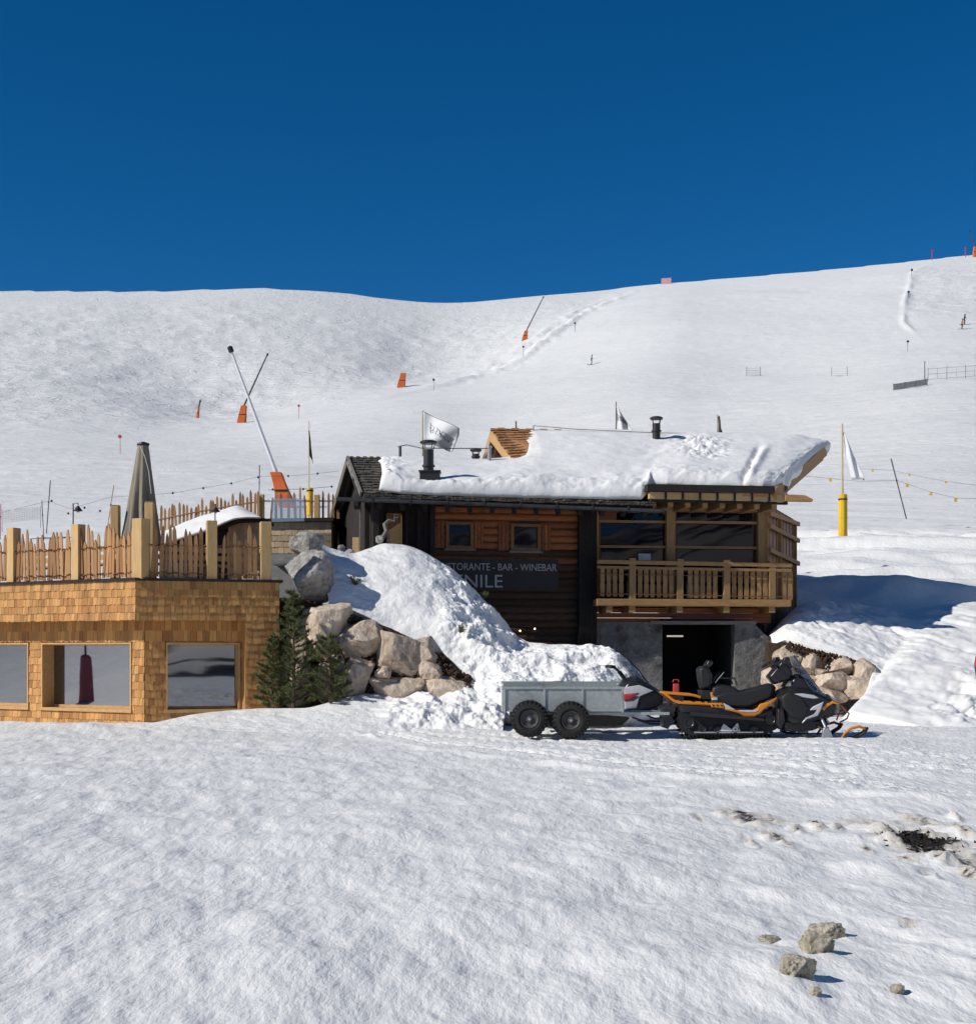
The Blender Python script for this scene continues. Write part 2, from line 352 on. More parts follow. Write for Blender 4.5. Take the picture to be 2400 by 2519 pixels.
# edge of the groomed piste on the hill, as bearing and depth, and its lines of spoil
PISTE = [(-400, 150), (0, 135), (400, 150), (700, 172), (1000, 215), (1290, 262), (1400, 300), (1500, 345), (1620, 400)]
RIDGE2 = [(2275, 195), (2222, 225), (2224, 262), (2238, 300), (2246, 340), (2300, 390)]
ROADX = np.array([-30, -12, -2.6, -.9, 1.7, 4.2, 9, 30]); ROADY = np.array([31, 27, 24.6, 19.5, 15.9, 12.6, 9.5, 4])
DIRT = []
for (x0, x1, y0, y1, a) in [(2175, 2345, 2040, 2102, 1.05), (2225, 2300, 2010, 2045, .7), (2330, 2440, 2088, 2155, .72), (1795, 1870, 1985, 2036, .82), (1850, 1935, 2005, 2030, .6),
                            (1900, 1938, 2040, 2085, .72), (1988, 2022, 2022, 2046, .72), (1835, 1860, 2050, 2090, .55), (1700, 1730, 2000, 2020, .58), (2080, 2180, 2010, 2050, .55),
                            (2205, 2255, 2272, 2292, .6), (2330, 2350, 2000, 2025, .66), (2270, 2300, 2140, 2165, .5), (2140, 2175, 2048, 2072, .78), (2120, 2150, 2080, 2100, .62), (2200, 2260, 2104, 2122, .66), (2345, 2385, 2040, 2068, .74), (2290, 2330, 2112, 2128, .72), (2360, 2410, 2140, 2170, .7), (1945, 1985, 2035, 2052, .62), (1760, 1790, 1996, 2012, .6), (1870, 1900, 2050, 2064, .64), (2040, 2075, 2030, 2046, .6)]:
    yc = (y0 + y1) / 2; Y = 1.4 * F / (yc - HZ); DIRT.append(((( x0 + x1) / 2 - CX) / F * Y, Y, (x1 - x0) / 2 / F * Y, max(.05, .5 * (1.4 * F / (y0 - HZ) - 1.4 * F / (y1 - HZ))), a))

def ground(X, Y, fine=True):
    X = np.asarray(X, float); Y = np.asarray(Y, float)
    r = np.hypot(X, Y); th = np.arctan2(X, Y); thc = np.clip(th, -.5, .5)
    px = CX + F * np.tan(thc); Yc = r * np.cos(thc)
    Yq = np.clip(Yc, 45, 400)
    zf = CAMZ + (HZ - hill_y(px, Yq)) / F * np.minimum(np.maximum(Yc, 20), 400)
    zf = np.where(Yc > 400, zf - .28 * (Yc - 400) - .0006 * (Yc - 400) ** 2, zf)
    by = np.interp(px, [a for a, b in PISTE], [b for a, b in PISTE])
    rough = sst(-6, 60, Yc - by) * (1 - sst(1540, 1640, px))
    rough = np.maximum(rough, sst(0, 25, px - np.interp(Yc, [b for a, b in RIDGE2], [a for a, b in RIDGE2])) * sst(215, 250, Yc) * .8)
    far = sst(60, 120, Yc) * (1 - sst(330, 398, Yc))
    zf = zf + far * .8 * fbm(X / 46, Y / 60, 3, 3)
    zf = zf - 3.6 * np.exp(-((px - 560) / 300) ** 2 - ((Yc - 225) / 62) ** 2) - 3.0 * np.exp(-((px - 1050) / 170) ** 2 - ((Yc - 290) / 50) ** 2)
    zf = zf + far * rough * (.34 * fbm(X / 15, Y / 26, 3, 9) + .20 * (1 - 2 * np.abs(fbm((X + .55 * Y) / 8., (Y - .35 * X) / 5., 3, 21))) + .07 * fbm(X / 3.2, Y / 4.0, 3, 27, .65))
    zf = zf + far * .12 * np.exp(-((Yc - by - 10) / 16) ** 2) * fbm(X / 2.0, Y / 4.5, 3, 61) * (px < 1640) * sst(1000, 1300, px) * 4
    zf = zf + far * .8 * np.exp(-((Yc - by - 4) / 5.0) ** 2) * (px < 1640) * (.6 + .5 * vn(X / 9, Y / 14, 2)) * sst(800, 1250, px)
    zf = zf + far * .8 * np.exp(-((Yc - by - 24) / 5.0) ** 2) * (px < 1640) * (.5 + .6 * vn(X / 8, Y / 12, 5)) * sst(1200, 1400, px)
    rx = np.interp(Yc, [b for a, b in RIDGE2], [a for a, b in RIDGE2])
    zf = zf + .5 * np.exp(-((px - rx) / 7) ** 2) * (.6 + .6 * vn(X / 7, Y / 9, 6)) * sst(190, 215, Yc) * (1 - sst(340, 385, Yc))
    zf = zf + far * (1 - rough) * .09 * (1 - 2 * np.abs(fbm((X + .25 * Y) / 14, (Y - .25 * X) / 3.2, 3, 41)))
    # pushed snow and ruts beside the chalet on the right, up to the yellow pole
    ruts = np.exp(-((Yc - 52) / 9) ** 2) * sst(1700, 2000, px)
    zf = zf + ruts * (.42 * (1 - 2 * np.abs(vn((X * .42 + Y) / 1.7, (X - Y * .4) / 9, 31))) + .18 * fbm(X / 1.1 + Y, X / 3 + Y / 2, 3, 8))
    zf = zf + .06 * sst(45, 60, Yc) * (1 - sst(120, 200, Yc)) * (1 - 2 * np.abs(vn(X / 9, (Y + .22 * X) / 1.3, 77)))
    ry = np.interp(X, ROADX, ROADY); on = sst(-.5, .6, Y - ry)
    nearz = .035 * fbm(X / 2.6, Y / 3.4, 3, 40) + .03 * np.exp(-((Y - ry + .1) / .22) ** 2) * (1 + vn(X / .8, Y / .8, 4))
    nearz = nearz - .05 * sst(0, 8, ry - Y) * sst(2, -1, X) * 0
    wind = fbm((X * .95 + Y * .22) / .22, (Y * .9 - X * .3) / .55, 3, 50, .5)
    nearz = nearz + (1 - on) * (.011 * wind + .026 * fbm(X / .9, Y / .6, 2, 63))
    nearz = nearz + on * (.010 * fbm(X / .35, Y / .16, 4, 70, .6) + .016 * (1 - np.abs(vn(X / 7, (Y + .12 * X) / .42, 71))))
    dd = Y - ry
    for off, wd, dp in ((1.0, .13, .030), (1.55, .13, .028), (2.9, .30, .022), (4.3, .12, .030), (4.9, .12, .028), (6.1, .33, .030), (7.4, .14, .022), (8.0, .14, .02)):
        wob = .16 * vn(X / 3.1, off + 0 * X, 7) + .05 * off * np.sin(X / 5.5 + off)
        nearz = nearz - on * dp * np.exp(-((dd - off - wob) / wd) ** 2) * (1 + .35 * np.sin(X * 2 * math.pi / .17)) + on * dp * .6 * (np.exp(-((dd - off - wob - 1.6 * wd) / (.5 * wd)) ** 2) + np.exp(-((dd - off - wob + 1.6 * wd) / (.5 * wd)) ** 2)) * (.6 + .5 * vn(X / .3, Y / .3, 19))
    dirt = np.zeros_like(X)
    for (dx, dy, ax, ay, a) in DIRT:
        g = a * np.exp(-(((X - dx) / ax) ** 2 + ((Y - dy) / ay) ** 2) * .9); dirt = np.maximum(dirt, g)
    nearz = nearz + .03 * np.clip(dirt, 0, .5) * (.6 + 1.8 * fbm(X / .16, Y / .16, 4, 12)) - .025 * sst(.55, 1, dirt)
    nearz = nearz + .10 * np.exp(-(((X + 6.2) / 3.0) ** 2 + ((Y - 24.2) / 1.2) ** 2))
    wv = sst(33.5, 45, Yc); z = nearz * (1 - wv) + zf * wv
    zr = np.where(Yc < 38.4, 3.1 * sst(32.5, 39.5, Yc) * 1.16, 0); k = np.clip((Yc - 38.4) / 8, 0, 1)
    z38 = 3.1 * 1.16 * float(sst(32.5, 39.5, np.array(38.4))); zr = np.where(Yc < 38.4, zr, z38 * (1 - k) + zf * k)
    zr = zr + sst(33, 36, Yc) * (1 - sst(44, 46.4, Yc)) * (.16 * fbm(X / 2.2, Y / 1.3, 3, 81) + .10 * (1 - 2 * np.abs(vn((X * .4 + Y) / 1.5, X / 7, 83))))
    wr = sst(1780, 1950, px); z = z * (1 - wr) + np.where(Yc < 46.4, np.maximum(zr, nearz * (Yc < 33)) + nearz * .6, zf) * wr
    wb = sst(.5, 1.5, np.abs(th))
    ath = np.abs(th); zb = .16 * (1 - .62 * sst(2.3, 2.8, ath)) * np.maximum(r - 13 - 22 * sst(1.6, 2.2, ath), 0) ** 1.07 + sst(20, 60, r) * 2.2 * fbm(X / 23, Y / 17, 4, 90)
    z = z * (1 - wb) + (nearz * (1 - sst(12, 18, r)) + zb * sst(12, 18, r)) * wb
    back = sst(1.15, 1.5, np.abs(th)) * sst(20, 30, r); dirt = np.maximum(dirt, back * (.42 + .75 * (fbm(X / 14 + Y / 30, Y / 6, 4, 99) > .25)))
    return z, rough * sst(60, 120, Yc), sst(40, 85, Yc), on * (1 - sst(30, 40, Yc)), dirt

ang = np.concatenate([np.linspace(-R(23.5), R(23.5), 660), np.linspace(R(23.5), 2 * math.pi - R(23.5), 118)[1:]])
ang = ang[:-1]
rad = np.concatenate([np.geomspace(2.2, 16, 330), np.geomspace(16, 62, 270)[1:], np.geomspace(62, 600, 290)[1:]])
A, RR = np.meshgrid(ang, rad); GX = RR * np.sin(A); GY = RR * np.cos(A)
GZ, GR, GF, GN, GD = ground(GX, GY)
nr, na = GX.shape
verts = np.stack([GX.ravel(), GY.ravel(), GZ.ravel()], 1)
verts = np.vstack([verts, [[0, 0, 0]]])
i = np.arange(nr - 1)[:, None] * na; j = np.arange(na)[None, :]; j2 = (j + 1) % na
quads = np.stack([(i + j), (i + j2), (i + na + j2), (i + na + j)], -1).reshape(-1, 4)[:, ::-1]
tris = np.stack([np.arange(na), np.full(na, nr * na), (np.arange(na) + 1) % na], 1)[:, ::-1]
me = bpy.data.meshes.new('snow_ground')
nv = len(verts); nq = len(quads); ntx = len(tris)
me.vertices.add(nv); me.vertices.foreach_set('co', verts.ravel().astype(np.float32))
me.loops.add(nq * 4 + ntx * 3); me.loops.foreach_set('vertex_index', np.concatenate([quads.ravel(), tris.ravel()]).astype(np.int32))
me.polygons.add(nq + ntx)
me.polygons.foreach_set('loop_start', np.concatenate([np.arange(nq) * 4, nq * 4 + np.arange(ntx) * 3]).astype(np.int32))
me.polygons.foreach_set('loop_total', np.concatenate([np.full(nq, 4), np.full(ntx, 3)]).astype(np.int32))
me.update(calc_edges=True); me.shade_smooth()
for nm, arr in (('rough', GR), ('far', GF), ('road', GN), ('dirt', GD)):
    at = me.attributes.new(nm, 'FLOAT', 'POINT'); at.data.foreach_set('value', np.append(arr.ravel(), 0).astype(np.float32))
gnd = bpy.data.objects.new('snow_ground', me); col.objects.link(gnd); gnd['kind'] = 'structure'

def ground_mat():
    m = bpy.data.materials.new('snow field'); m.use_nodes = True; nt = m.node_tree; b = nt.nodes['Principled BSDF']
    def attr(n):
        a = nt.nodes.new('ShaderNodeAttribute'); a.attribute_name = n; return a.outputs['Fac']
    tc = nt.nodes.new('ShaderNodeTexCoord')
    def nz(stretch, s, d=6, rot=0, rgh=.6, dist=0):
        mp = nt.nodes.new('ShaderNodeMapping'); mp.inputs['Scale'].default_value = stretch; mp.inputs['Rotation'].default_value = (0, 0, rot)
        nt.links.new(tc.outputs['Object'], mp.inputs[0]); n = nt.nodes.new('ShaderNodeTexNoise')
        n.inputs['Scale'].default_value = s; n.inputs['Detail'].default_value = d; n.inputs['Roughness'].default_value = rgh; n.inputs['Distortion'].default_value = dist
        nt.links.new(mp.outputs[0], n.inputs[0]); return n.outputs[0]
    def bump(h, st, ds, prev=None):
        bp = nt.nodes.new('ShaderNodeBump'); bp.inputs['Distance'].default_value = ds
        if hasattr(st, 'links'): nt.links.new(st, bp.inputs['Strength'])
        else: bp.inputs['Strength'].default_value = st
        nt.links.new(h, bp.inputs['Height'])
        if prev: nt.links.new(prev, bp.inputs['Normal'])
        return bp.outputs[0]
    far = attr('far'); near = mathn(nt, 'SUBTRACT', 1.0, far); road = attr('road'); rough = attr('rough'); dirt = attr('dirt')
    p = bump(nz((1, .36, 1), 8.5, 5, .3, .58), mathn(nt, 'MULTIPLY', near, .75), .036)
    p = bump(nz((1, .45, 1), 24, 4, -.2, .55), mathn(nt, 'MULTIPLY', near, .45), .013, p)
    p = bump(nz((1, .8, 1), 15, 5, .1), mathn(nt, 'MULTIPLY', road, .7), .03, p)
    p = bump(nz((.35, 1.0, 1), .75, 8, .3, .7, 1.2), mathn(nt, 'MULTIPLY', rough, .24), .7, p)
    p = bump(nz((.26, .75, 1), .8, 8, -.3, .7, .9), mathn(nt, 'MULTIPLY', far, .75), .36, p)
    for stretch, sc_, rot, ds in (((.30, 1, 1), .22, .35, .30), ((.45, 1, 1), .40, -.55, .22), ((.7, 1, 1), .75, .1, .16)):
        ln = ramp(nt, nz(stretch, sc_, 3, rot, .5, 1.5), [(.455, 0.0), (.485, 1.0), (.515, 1.0), (.545, 0.0)])
        p = bump(ln, mathn(nt, 'MULTIPLY_ADD', rough, .30, mathn(nt, 'MULTIPLY', far, .09)), ds, p)
    nt.links.new(p, b.inputs['Normal'])
    dn = nz((1, 1.3, 1), 9, 8, .3, .7)
    dm = ramp(nt, mathn(nt, 'MULTIPLY_ADD', dn, 1.7, mathn(nt, 'SUBTRACT', dirt, .92)), [(.52, 0.0), (.74, 1.0)])
    dcol = mix_rgb(nt, (.007, .006, .006), (.12, .10, .08), ramp(nt, nz((1, 1, 1), 14, 6), [(.50, 0.0), (.72, 1.0)]))
    sn = mix_rgb(nt, (.725, .724, .698), (.785, .78, .75), nz((1, 1, 1), .6, 5))
    tint = mix_rgb(nt, sn, (.52, .46, .38), mathn(nt, 'MULTIPLY', ramp(nt, mathn(nt, 'MULTIPLY_ADD', dn, .5, mathn(nt, 'SUBTRACT', dirt, .3)), [(.06, 0.0), (.45, 1.0)]), .75))
    nt.links.new(mix_rgb(nt, tint, dcol, dm), b.inputs['Base Color'])
    b.inputs['Roughness'].default_value = .62; b.inputs['Specular IOR Level'].default_value = .25
    return m
me.materials.append(ground_mat())

_yy = np.geomspace(46, 399, 1400)
def on_hill(px, py):                               # the point of the hillside seen at a photo pixel
    X = (px - CX) / F * _yy; z = ground(X, _yy)[0]; yp = HZ - (z - CAMZ) / _yy * F
    k = int(np.argmax(yp <= py)) if (yp <= py).any() else len(_yy) - 1
    Y = float(_yy[k]); return Vector((float(X[k]), Y, float(z[k])))
def gz(X, Y): return float(ground(np.array([X]), np.array([Y]))[0][0])

# ------------------------------------------------------------------ shared small pieces
def mx_fix(f, *a, **k):
    m = f.mx(*a, **k)
    return m @ Matrix.Diagonal((-1, 1, 1, 1)) if m.to_3x3().determinant() < 0 else m
def shingle_mesh(name, m, jag):
    mb = MB(); b = -.022; t = -.006
    vs = [(-.5, b, 0), (-.12, b, jag), (.2, b, -jag), (.5, b, jag * .4), (.5, t, 1), (-.5, t, 1)]
    back = [(x, .002, z) for x, y, z in vs]
    mb.add(vs + back, [(0, 1, 2, 3, 4, 5), (0, 6, 7, 1), (1, 7, 8, 2), (2, 8, 9, 3), (3, 9, 10, 4), (0, 5, 11, 6)])
    me_ = mb.mesh(name); me_.materials.append(M[m]); return me_, (mb.v, mb.f)
SH = [shingle_mesh('shingle', 'shingle', j) for j in (.0, .05, -.06)]
SHO = [shingle_mesh('shingle', 'shingle_old', j) for j in (.0, .05, -.06)]
nsh = [0]
def shingles(f, s0, s1, z0, z1, course, width, n, parent=None, mb=None, meshes=SH, flare=.04):
    if s0 > s1: s0, s1 = s1, s0
    rows = max(1, round((z1 - z0) / course)); c = (z1 - z0) / rows
    for r in range(rows):
        s = s0 - random.random() * width * .5
        while s < s1 - .02:
            wd = width * random.uniform(.62, 1.35); a = max(s, s0); e = min(s + wd, s1)
            if e - a > .025:
                k = random.randrange(3)
                mx = mx_fix(f, (a + e) / 2, z0 + r * c + random.uniform(-.008, .006), n + random.uniform(0, .006), tilt=random.uniform(0, flare), roll=random.uniform(-.012, .012),
                            sx=(e - a) * .96, sz=min(c * 1.1, z1 - z0 - r * c + .01))
                if parent is not None and nsh[0] < 300:
                    inst(meshes[k][0], 'shingle', parent, mx); nsh[0] += 1
                else:
                    mb.add([mx @ v for v in meshes[k][1][0]], meshes[k][1][1])
            s += wd

def loft(name, m, cols, nu, nv, bulge, lump, back=(0, 1.2, -1.2), skirt=(0, .5, -.6), seed=1, smooth='all'):
    B = np.array([P(*c[0]) for c in cols]); T = np.array([P(*c[1]) for c in cols]); k = np.arange(len(cols))
    L = np.concatenate([[0], np.cumsum(np.linalg.norm(np.diff((B + T) / 2, axis=0), axis=1))])
    u = np.linspace(0, L[-1], nu)
    def ip(Aq): return np.stack([sum(np.interp(np.clip(u + d, 0, L[-1]), L, Aq[:, q]) for d in (-.08, 0, .08)) / 3 for q in range(3)], 1)
    b, t = ip(B), ip(T); out = np.array([0.1, -.68, .72]); rows = []
    Lv = np.linalg.norm(t - b, axis=1)
    for v in np.linspace(0, 1, nv):
        p = b + (t - b) * v + out * (bulge(u / L[-1]) * math.sin(math.pi * min(1, v * 1.0)) ** .8)[:, None]
        p = p + out * (lump(p[:, 0] + .35 * p[:, 1], p[:, 2] * .9 + .8 * p[:, 1], u / L[-1], v) * min(1, 6 * (1 - v) + .35) * min(1, v * 8 + .3))[:, None]
        rows.append(p)
    rows.insert(0, rows[0] + np.array(skirt)); top = rows[-1]
    for q in (.15, .4, .7, 1): rows.append(top + np.array([0, back[1] * q, back[2] * q * q]))
    V = np.array(rows); h, wd = V.shape[:2]; mb = MB()
    mb.v = [Vector(x) for x in V.reshape(-1, 3)]
    mb.f = [(r * wd + c, r * wd + c + 1, (r + 1) * wd + c + 1, (r + 1) * wd + c) for r in range(h - 1) for c in range(wd - 1)]
    return mb.build(name, m, None, smooth=smooth, fix=False)

def rock(name, m, box, Y, parent=None, depth=None, seed=0, cuts=7, sub=4, sink=0, amp=.10, sq=.62, rib=0):
    import bmesh
    x0, x1, y0, y1 = box; a, b = P(x0, y1, Y), P(x1, y0, Y); c = (a + b) / 2; hx = (b.x - a.x) / 2; hz = (b.z - a.z) / 2; hy = depth or (hx + hz) / 2
    rnd = random.Random(seed + int(x0)); bm = bmesh.new(); bmesh.ops.create_icosphere(bm, subdivisions=sub, radius=1)
    planes = []
    for i in range(cuts):
        n = Vector((rnd.gauss(0, 1), rnd.gauss(0, 1) - .3, rnd.gauss(0, 1))).normalized(); planes.append((n, rnd.uniform(.60, .92)))
    off = Vector((rnd.uniform(0, 50), rnd.uniform(0, 50), rnd.uniform(0, 50)))
    for v in bm.verts:
        p = v.co.copy()
        p = Vector([math.copysign(abs(q) ** sq, q) for q in p]); p = p * (1 + .14 * mnoise.noise(p * 1.3 + off))
        for n, d in planes:
            e = p.dot(n) - d
            if e > 0: p -= n * e * .93
        p *= 1 + amp * mnoise.fractal(p * 3.2 + off, .8, 2.1, 4) * .6
        if rib: p *= 1 + rib * math.sin(p.dot(Vector((.75, .2, -.6))) * 17 + 3 * mnoise.noise(p * 2 + off)) * (.4 + mnoise.noise(p * 1.7 - off))
        v.co = p
    xs = [v.co.x for v in bm.verts]; zs = [v.co.z for v in bm.verts]; ys = [v.co.y for v in bm.verts]
    o_ = org(parent); x0_, x1_, y0_, y1_, z0_, z1_ = min(xs), max(xs), min(ys), max(ys), min(zs), max(zs)
    for v in bm.verts:
        v.co = Vector((c.x + ((v.co.x - x0_) / (x1_ - x0_) * 2 - 1) * hx, c.y + sink + ((v.co.y - y0_) / (y1_ - y0_) * 2 - 1) * hy,
                       c.z + ((v.co.z - z0_) / (z1_ - z0_) * 2 - 1) * hz)) - o_
    me_ = bpy.data.meshes.new(name); bm.to_mesh(me_); bm.free(); me_.materials.append(M[m]); me_.shade_smooth(); me_.set_sharp_from_angle(angle=R(24))
    o = bpy.data.objects.new(name, me_); col.objects.link(o); o.parent = parent
    return o

def text(s, m, parent, o, d, width, height, ext=.006, name='lettering'):
    cu = bpy.data.curves.new('t', 'FONT'); cu.body = s; cu.size = 1; cu.extrude = .01; to = bpy.data.objects.new('t', cu); col.objects.link(to)
    bpy.context.view_layer.update()
    me_ = bpy.data.meshes.new_from_object(to.evaluated_get(bpy.context.evaluated_depsgraph_get())); bpy.data.objects.remove(to)
    xs = [v.co.x for v in me_.vertices]; ys = [v.co.y for v in me_.vertices]
    sx = width / (max(xs) - min(xs)); sy = height / (max(ys) - min(ys)); n = Vector((d.y, -d.x, 0)); q = org(parent)
    for v in me_.vertices:
        x, y, z = v.co; v.co = o + d * ((x - min(xs)) * sx) + Vector((0, 0, (y - min(ys)) * sy)) + n * (z * ext / .01) - q
    me_.materials.clear(); me_.materials.append(M[m]); ob = bpy.data.objects.new(name, me_); col.objects.link(ob); ob.parent = parent
    return ob

# ================================================================== shingled terrace building (left)
FL, FR = Frame(335, 25.0, 150), Frame(335, 25.0, 18)
oL = FL.at(.20, 0, -.30); 
def sub_frame(f, n, shift):
    g = Frame(335, 25, 0); g.d = f.d; g.n = f.n; g.o = f.at(shift, 0, n); return g
den = FL.d.x * FR.d.y - FL.d.y * FR.d.x
SETB = .42
# set-back corner: the point .26 behind both faces
def inner_corner(sb):
    # solve o + a*FL.d - sb*FL.n == o + b*FR.d - sb*FR.n
    rhs = sb * FL.n - sb * FR.n
    a = (rhs.x * -FR.d.y + rhs.y * FR.d.x) / (FL.d.x * -FR.d.y + FL.d.y * FR.d.x)
    return FL.o + FL.d * a - FL.n * sb
GL, GR_ = Frame(335, 25, 150), Frame(335, 25, 18); GL.o = inner_corner(SETB); GR_.o = GL.o.copy()
tb = thing('terrace_building', 'low building clad in orange larch shingles with big windows under a fenced terrace', 'building', (FL.o.x, FL.o.y, 0))
ZB, ZT, ZW1, ZW0 = 1.95, 2.66, 1.545, .30
sEndL = FL.s(-330); sEndR = FR.s(687)
par = MB(); FL.box(par, .0, sEndL, ZB, ZT, -.5, -.012); FR.box(par, .012, sEndR, ZB + .002, ZT - .002, -.5, -.012)
par.build('parapet_wall', 'shingle', tb)
cl = MB()
shingles(FR, 0, sEndR, ZB, ZT, .142, .105, 0, tb, cl)
shingles(FL, 0, FL.s(-4), ZB, ZT, .142, .078, 0, tb, cl)
shingles(FL, FL.s(-4), sEndL, ZB, ZT, .142, .1, 0, None, cl)
# lower walls, built round the window openings
def lower(f, spans, sE, wins):
    mb = MB()
    f.box(mb, 0, sE, ZW1, ZB + .3, -.4, -.012); f.box(mb, 0, sE, -.5, ZW0 - .07, -.4, -.012)
    shingles(f, 0, sE, ZW1 + .02, ZB + .02, .2, .1, 0, None, cl); shingles(f, 0, sE, -.3, ZW0 - .07, .15, .1, 0, None, cl)
    for a, b in spans:
        f.box(mb, a, b, ZW0 - .06, ZW1 - .001, -.4, -.012); shingles(f, a, b, ZW0 - .07, ZW1 + .02, .142, .1, 0, None, cl)
    mb.build('wall', 'shingle', tb)
    for a, b in wins:
        if a > b: a, b = b, a
        wn = MB(); fw = .05
        for (p, q, r_, t_) in ((a, b, ZW1 - fw, ZW1), (a, b, ZW0, ZW0 + fw), (a, a + fw, ZW0 + fw, ZW1 - fw), (b - fw, b, ZW0 + fw, ZW1 - fw)):
            f.box(wn, p, q, r_, t_, -.30, -.22)
        w_ = wn.build('window', 'window_frame', tb)
        f.box(MB(), 0, 0, 0, 0, 0, 0)
        g = MB(); f.box(g, a + fw - .005, b - fw + .005, ZW0 + fw - .005, ZW1 - fw + .005, -.275, -.255); g.build('pane', 'glass', w_)
        c_ = MB()
        f.box(c_, a, a + .03, ZW0, ZW1, -.22, .03); f.box(c_, b - .03, b, ZW0, ZW1, -.22, .03); f.box(c_, a + .03, b - .03, ZW1 - .03, ZW1, -.22, .03)
        c_.build('reveal', 'window_frame', w_)
        si = MB(); f.box(si, a - .02, b + .02, ZW0 - .06, ZW0, -.25, .05); si.build('sill', 'window_frame', w_)
cornerL = GL.s(327); a1, b1 = GL.s(104), GL.s(325); a0 = GL.s(72); a00 = GL.s(-230)
lower(GL, [(0, GL.s(327)), (GL.s(103), GL.s(73)), (a00, sEndL)], sEndL, [(b1, a1), (a0, a00)])
r0, r1 = GR_.s(408), GR_.s(590)
lower(GR_, [(0, r0), (r1, GR_.s(602))], GR_.s(602), [(r0, r1)])
eb = MB(); FR.box(eb, FR.s(603), sEndR, -.5, ZB - .002, -.6, -.012); eb.build('end_wall', 'shingle', tb)
shingles(FR, FR.s(603), sEndR, -.3, ZB, .142, .125, 0, None, cl)
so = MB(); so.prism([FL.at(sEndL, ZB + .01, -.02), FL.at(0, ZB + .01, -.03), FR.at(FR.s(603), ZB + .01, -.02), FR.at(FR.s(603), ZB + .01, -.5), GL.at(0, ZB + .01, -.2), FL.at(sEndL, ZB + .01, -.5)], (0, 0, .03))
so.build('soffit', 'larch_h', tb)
clo = cl.build('shingle_cladding', 'shingle', tb, fix=False); clo['kind'] = 'stuff'
cap = MB(); FL.box(cap, -.02, sEndL, ZT + .005, ZT + .055, -.5, .05); cap.build('coping', 'black_wood', tb)
cap = MB(); FR.box(cap, -.02, sEndR + .06, ZT + .003, ZT + .053, -.5, .05); cap.build('coping', 'black_wood', tb)
dk = MB(); dk.prism([FL.at(sEndL, ZT - .1, -.1), FL.at(0, ZT - .1, -.1), FR.at(sEndR, ZT - .1, -.1), FR.at(sEndR, ZT - .1, -6), FL.at(sEndL, ZT - .1, -5)], (0, 0, .08)); dk.build('terrace_deck', 'larch_h', tb)

# picket fences
def picket_mesh(k):
    rnd = random.Random(k); mb = MB(); rings = []
    for z, sw in ((0, 1), (.35, .96), (.7, 1.02), (.9, .9), (1.0, .18)):
        jx = rnd.uniform(-.012, .012) if z else 0
        rings.append([(-.5 * sw + jx * 3, -.011, z), (.5 * sw + jx * 3, -.009, z), (.5 * sw + jx * 3, .010, z), (-.5 * sw + jx * 3, .011, z)])
    vs = [v for r in rings for v in r]; fs = [(i * 4 + k_, i * 4 + (k_ + 1) % 4, i * 4 + 4 + (k_ + 1) % 4, i * 4 + 4 + k_) for i in range(4) for k_ in range(4)] + [(0, 3, 2, 1), (16, 17, 18, 19)]
    mb.add(vs, fs); me_ = mb.mesh('picket'); me_.materials.append(M['picket']); return me_
PK = [picket_mesh(k) for k in range(5)]
def fence(root, f, s0, s1, zb, n, posts, spacing, hmin, hmax, wicker_z, pw=(.055, .085), pwid=.2, postmat='larch'):
    """posts: list of (s, top z, width)"""
    step = 1 if s1 > s0 else -1; s = s0 + step * spacing * .4
    while (s1 - s) * step > 0:
        if all(abs(s - p[0]) > p[2] / 2 + .03 for p in posts):
            inst(PK[random.randrange(5)], 'picket', root, mx_fix(f, s, zb + random.uniform(0, .03), n + random.uniform(-.01, .01), tilt=random.uniform(-.02, .02), roll=random.gauss(0, .03),
                 sx=random.uniform(*pw), sz=random.uniform(hmin, hmax) + (random.random() < .2) * .12, sy=1.0))
        s += step * spacing * random.uniform(.75, 1.25)
    for (ps, zt, pwd) in posts:
        mb = MB(); f.box(mb, ps - pwd / 2, ps + pwd / 2, zb - .02, zt, n - pwd * .75, n + .05); mb.build('post', postmat, root, bevel=.012)
    for rz in wicker_z:
        for q in (0, 1):
            mb = MB(); pts = []; k = 0; ss = s0
            while (s1 - ss) * step > 0:
                pts.append(f.at(ss, rz + .022 * math.sin(k * 1.7 + q * 3.1) + random.uniform(-.01, .01), n + .028 * (1 if (k + q) % 2 else -1))); ss += step * .06; k += 1
            if len(pts) > 2: mb.tube(pts, .011, 5); mb.build('willow_rail', 'wicker', root, smooth=True)
fl = thing('picket_fence', 'split picket fence with square posts on the sunlit left terrace edge', 'fence', FL.at(2, ZT, 0), 'split picket fences')
zc = ZT + .056
def fz(f, px, py, n=0): return f.z(px, py, n)
fence(fl, FL, .12, sEndL, zc, -.06, [(FL.s(23), fz(FL, 23, 1298), .19), (FL.s(182), fz(FL, 182, 1289), .19), (.0, fz(FL, 345, 1274), .24), (FL.s(-140), fz(FL, -140, 1300), .19)], .088, .70, .95, (zc + .58, zc + .09))
fr = thing('picket_fence', 'split picket fence with square posts on the shaded right terrace edge', 'fence', FR.at(1.2, ZT, 0), 'split picket fences')
fence(fr, FR, .16, sEndR - .1, zc, -.06, [(FR.s(522), fz(FR, 522, 1280), .19), (FR.s(655), fz(FR, 655, 1283), .2)], .098, .70, .95, (zc + .60, zc + .09))

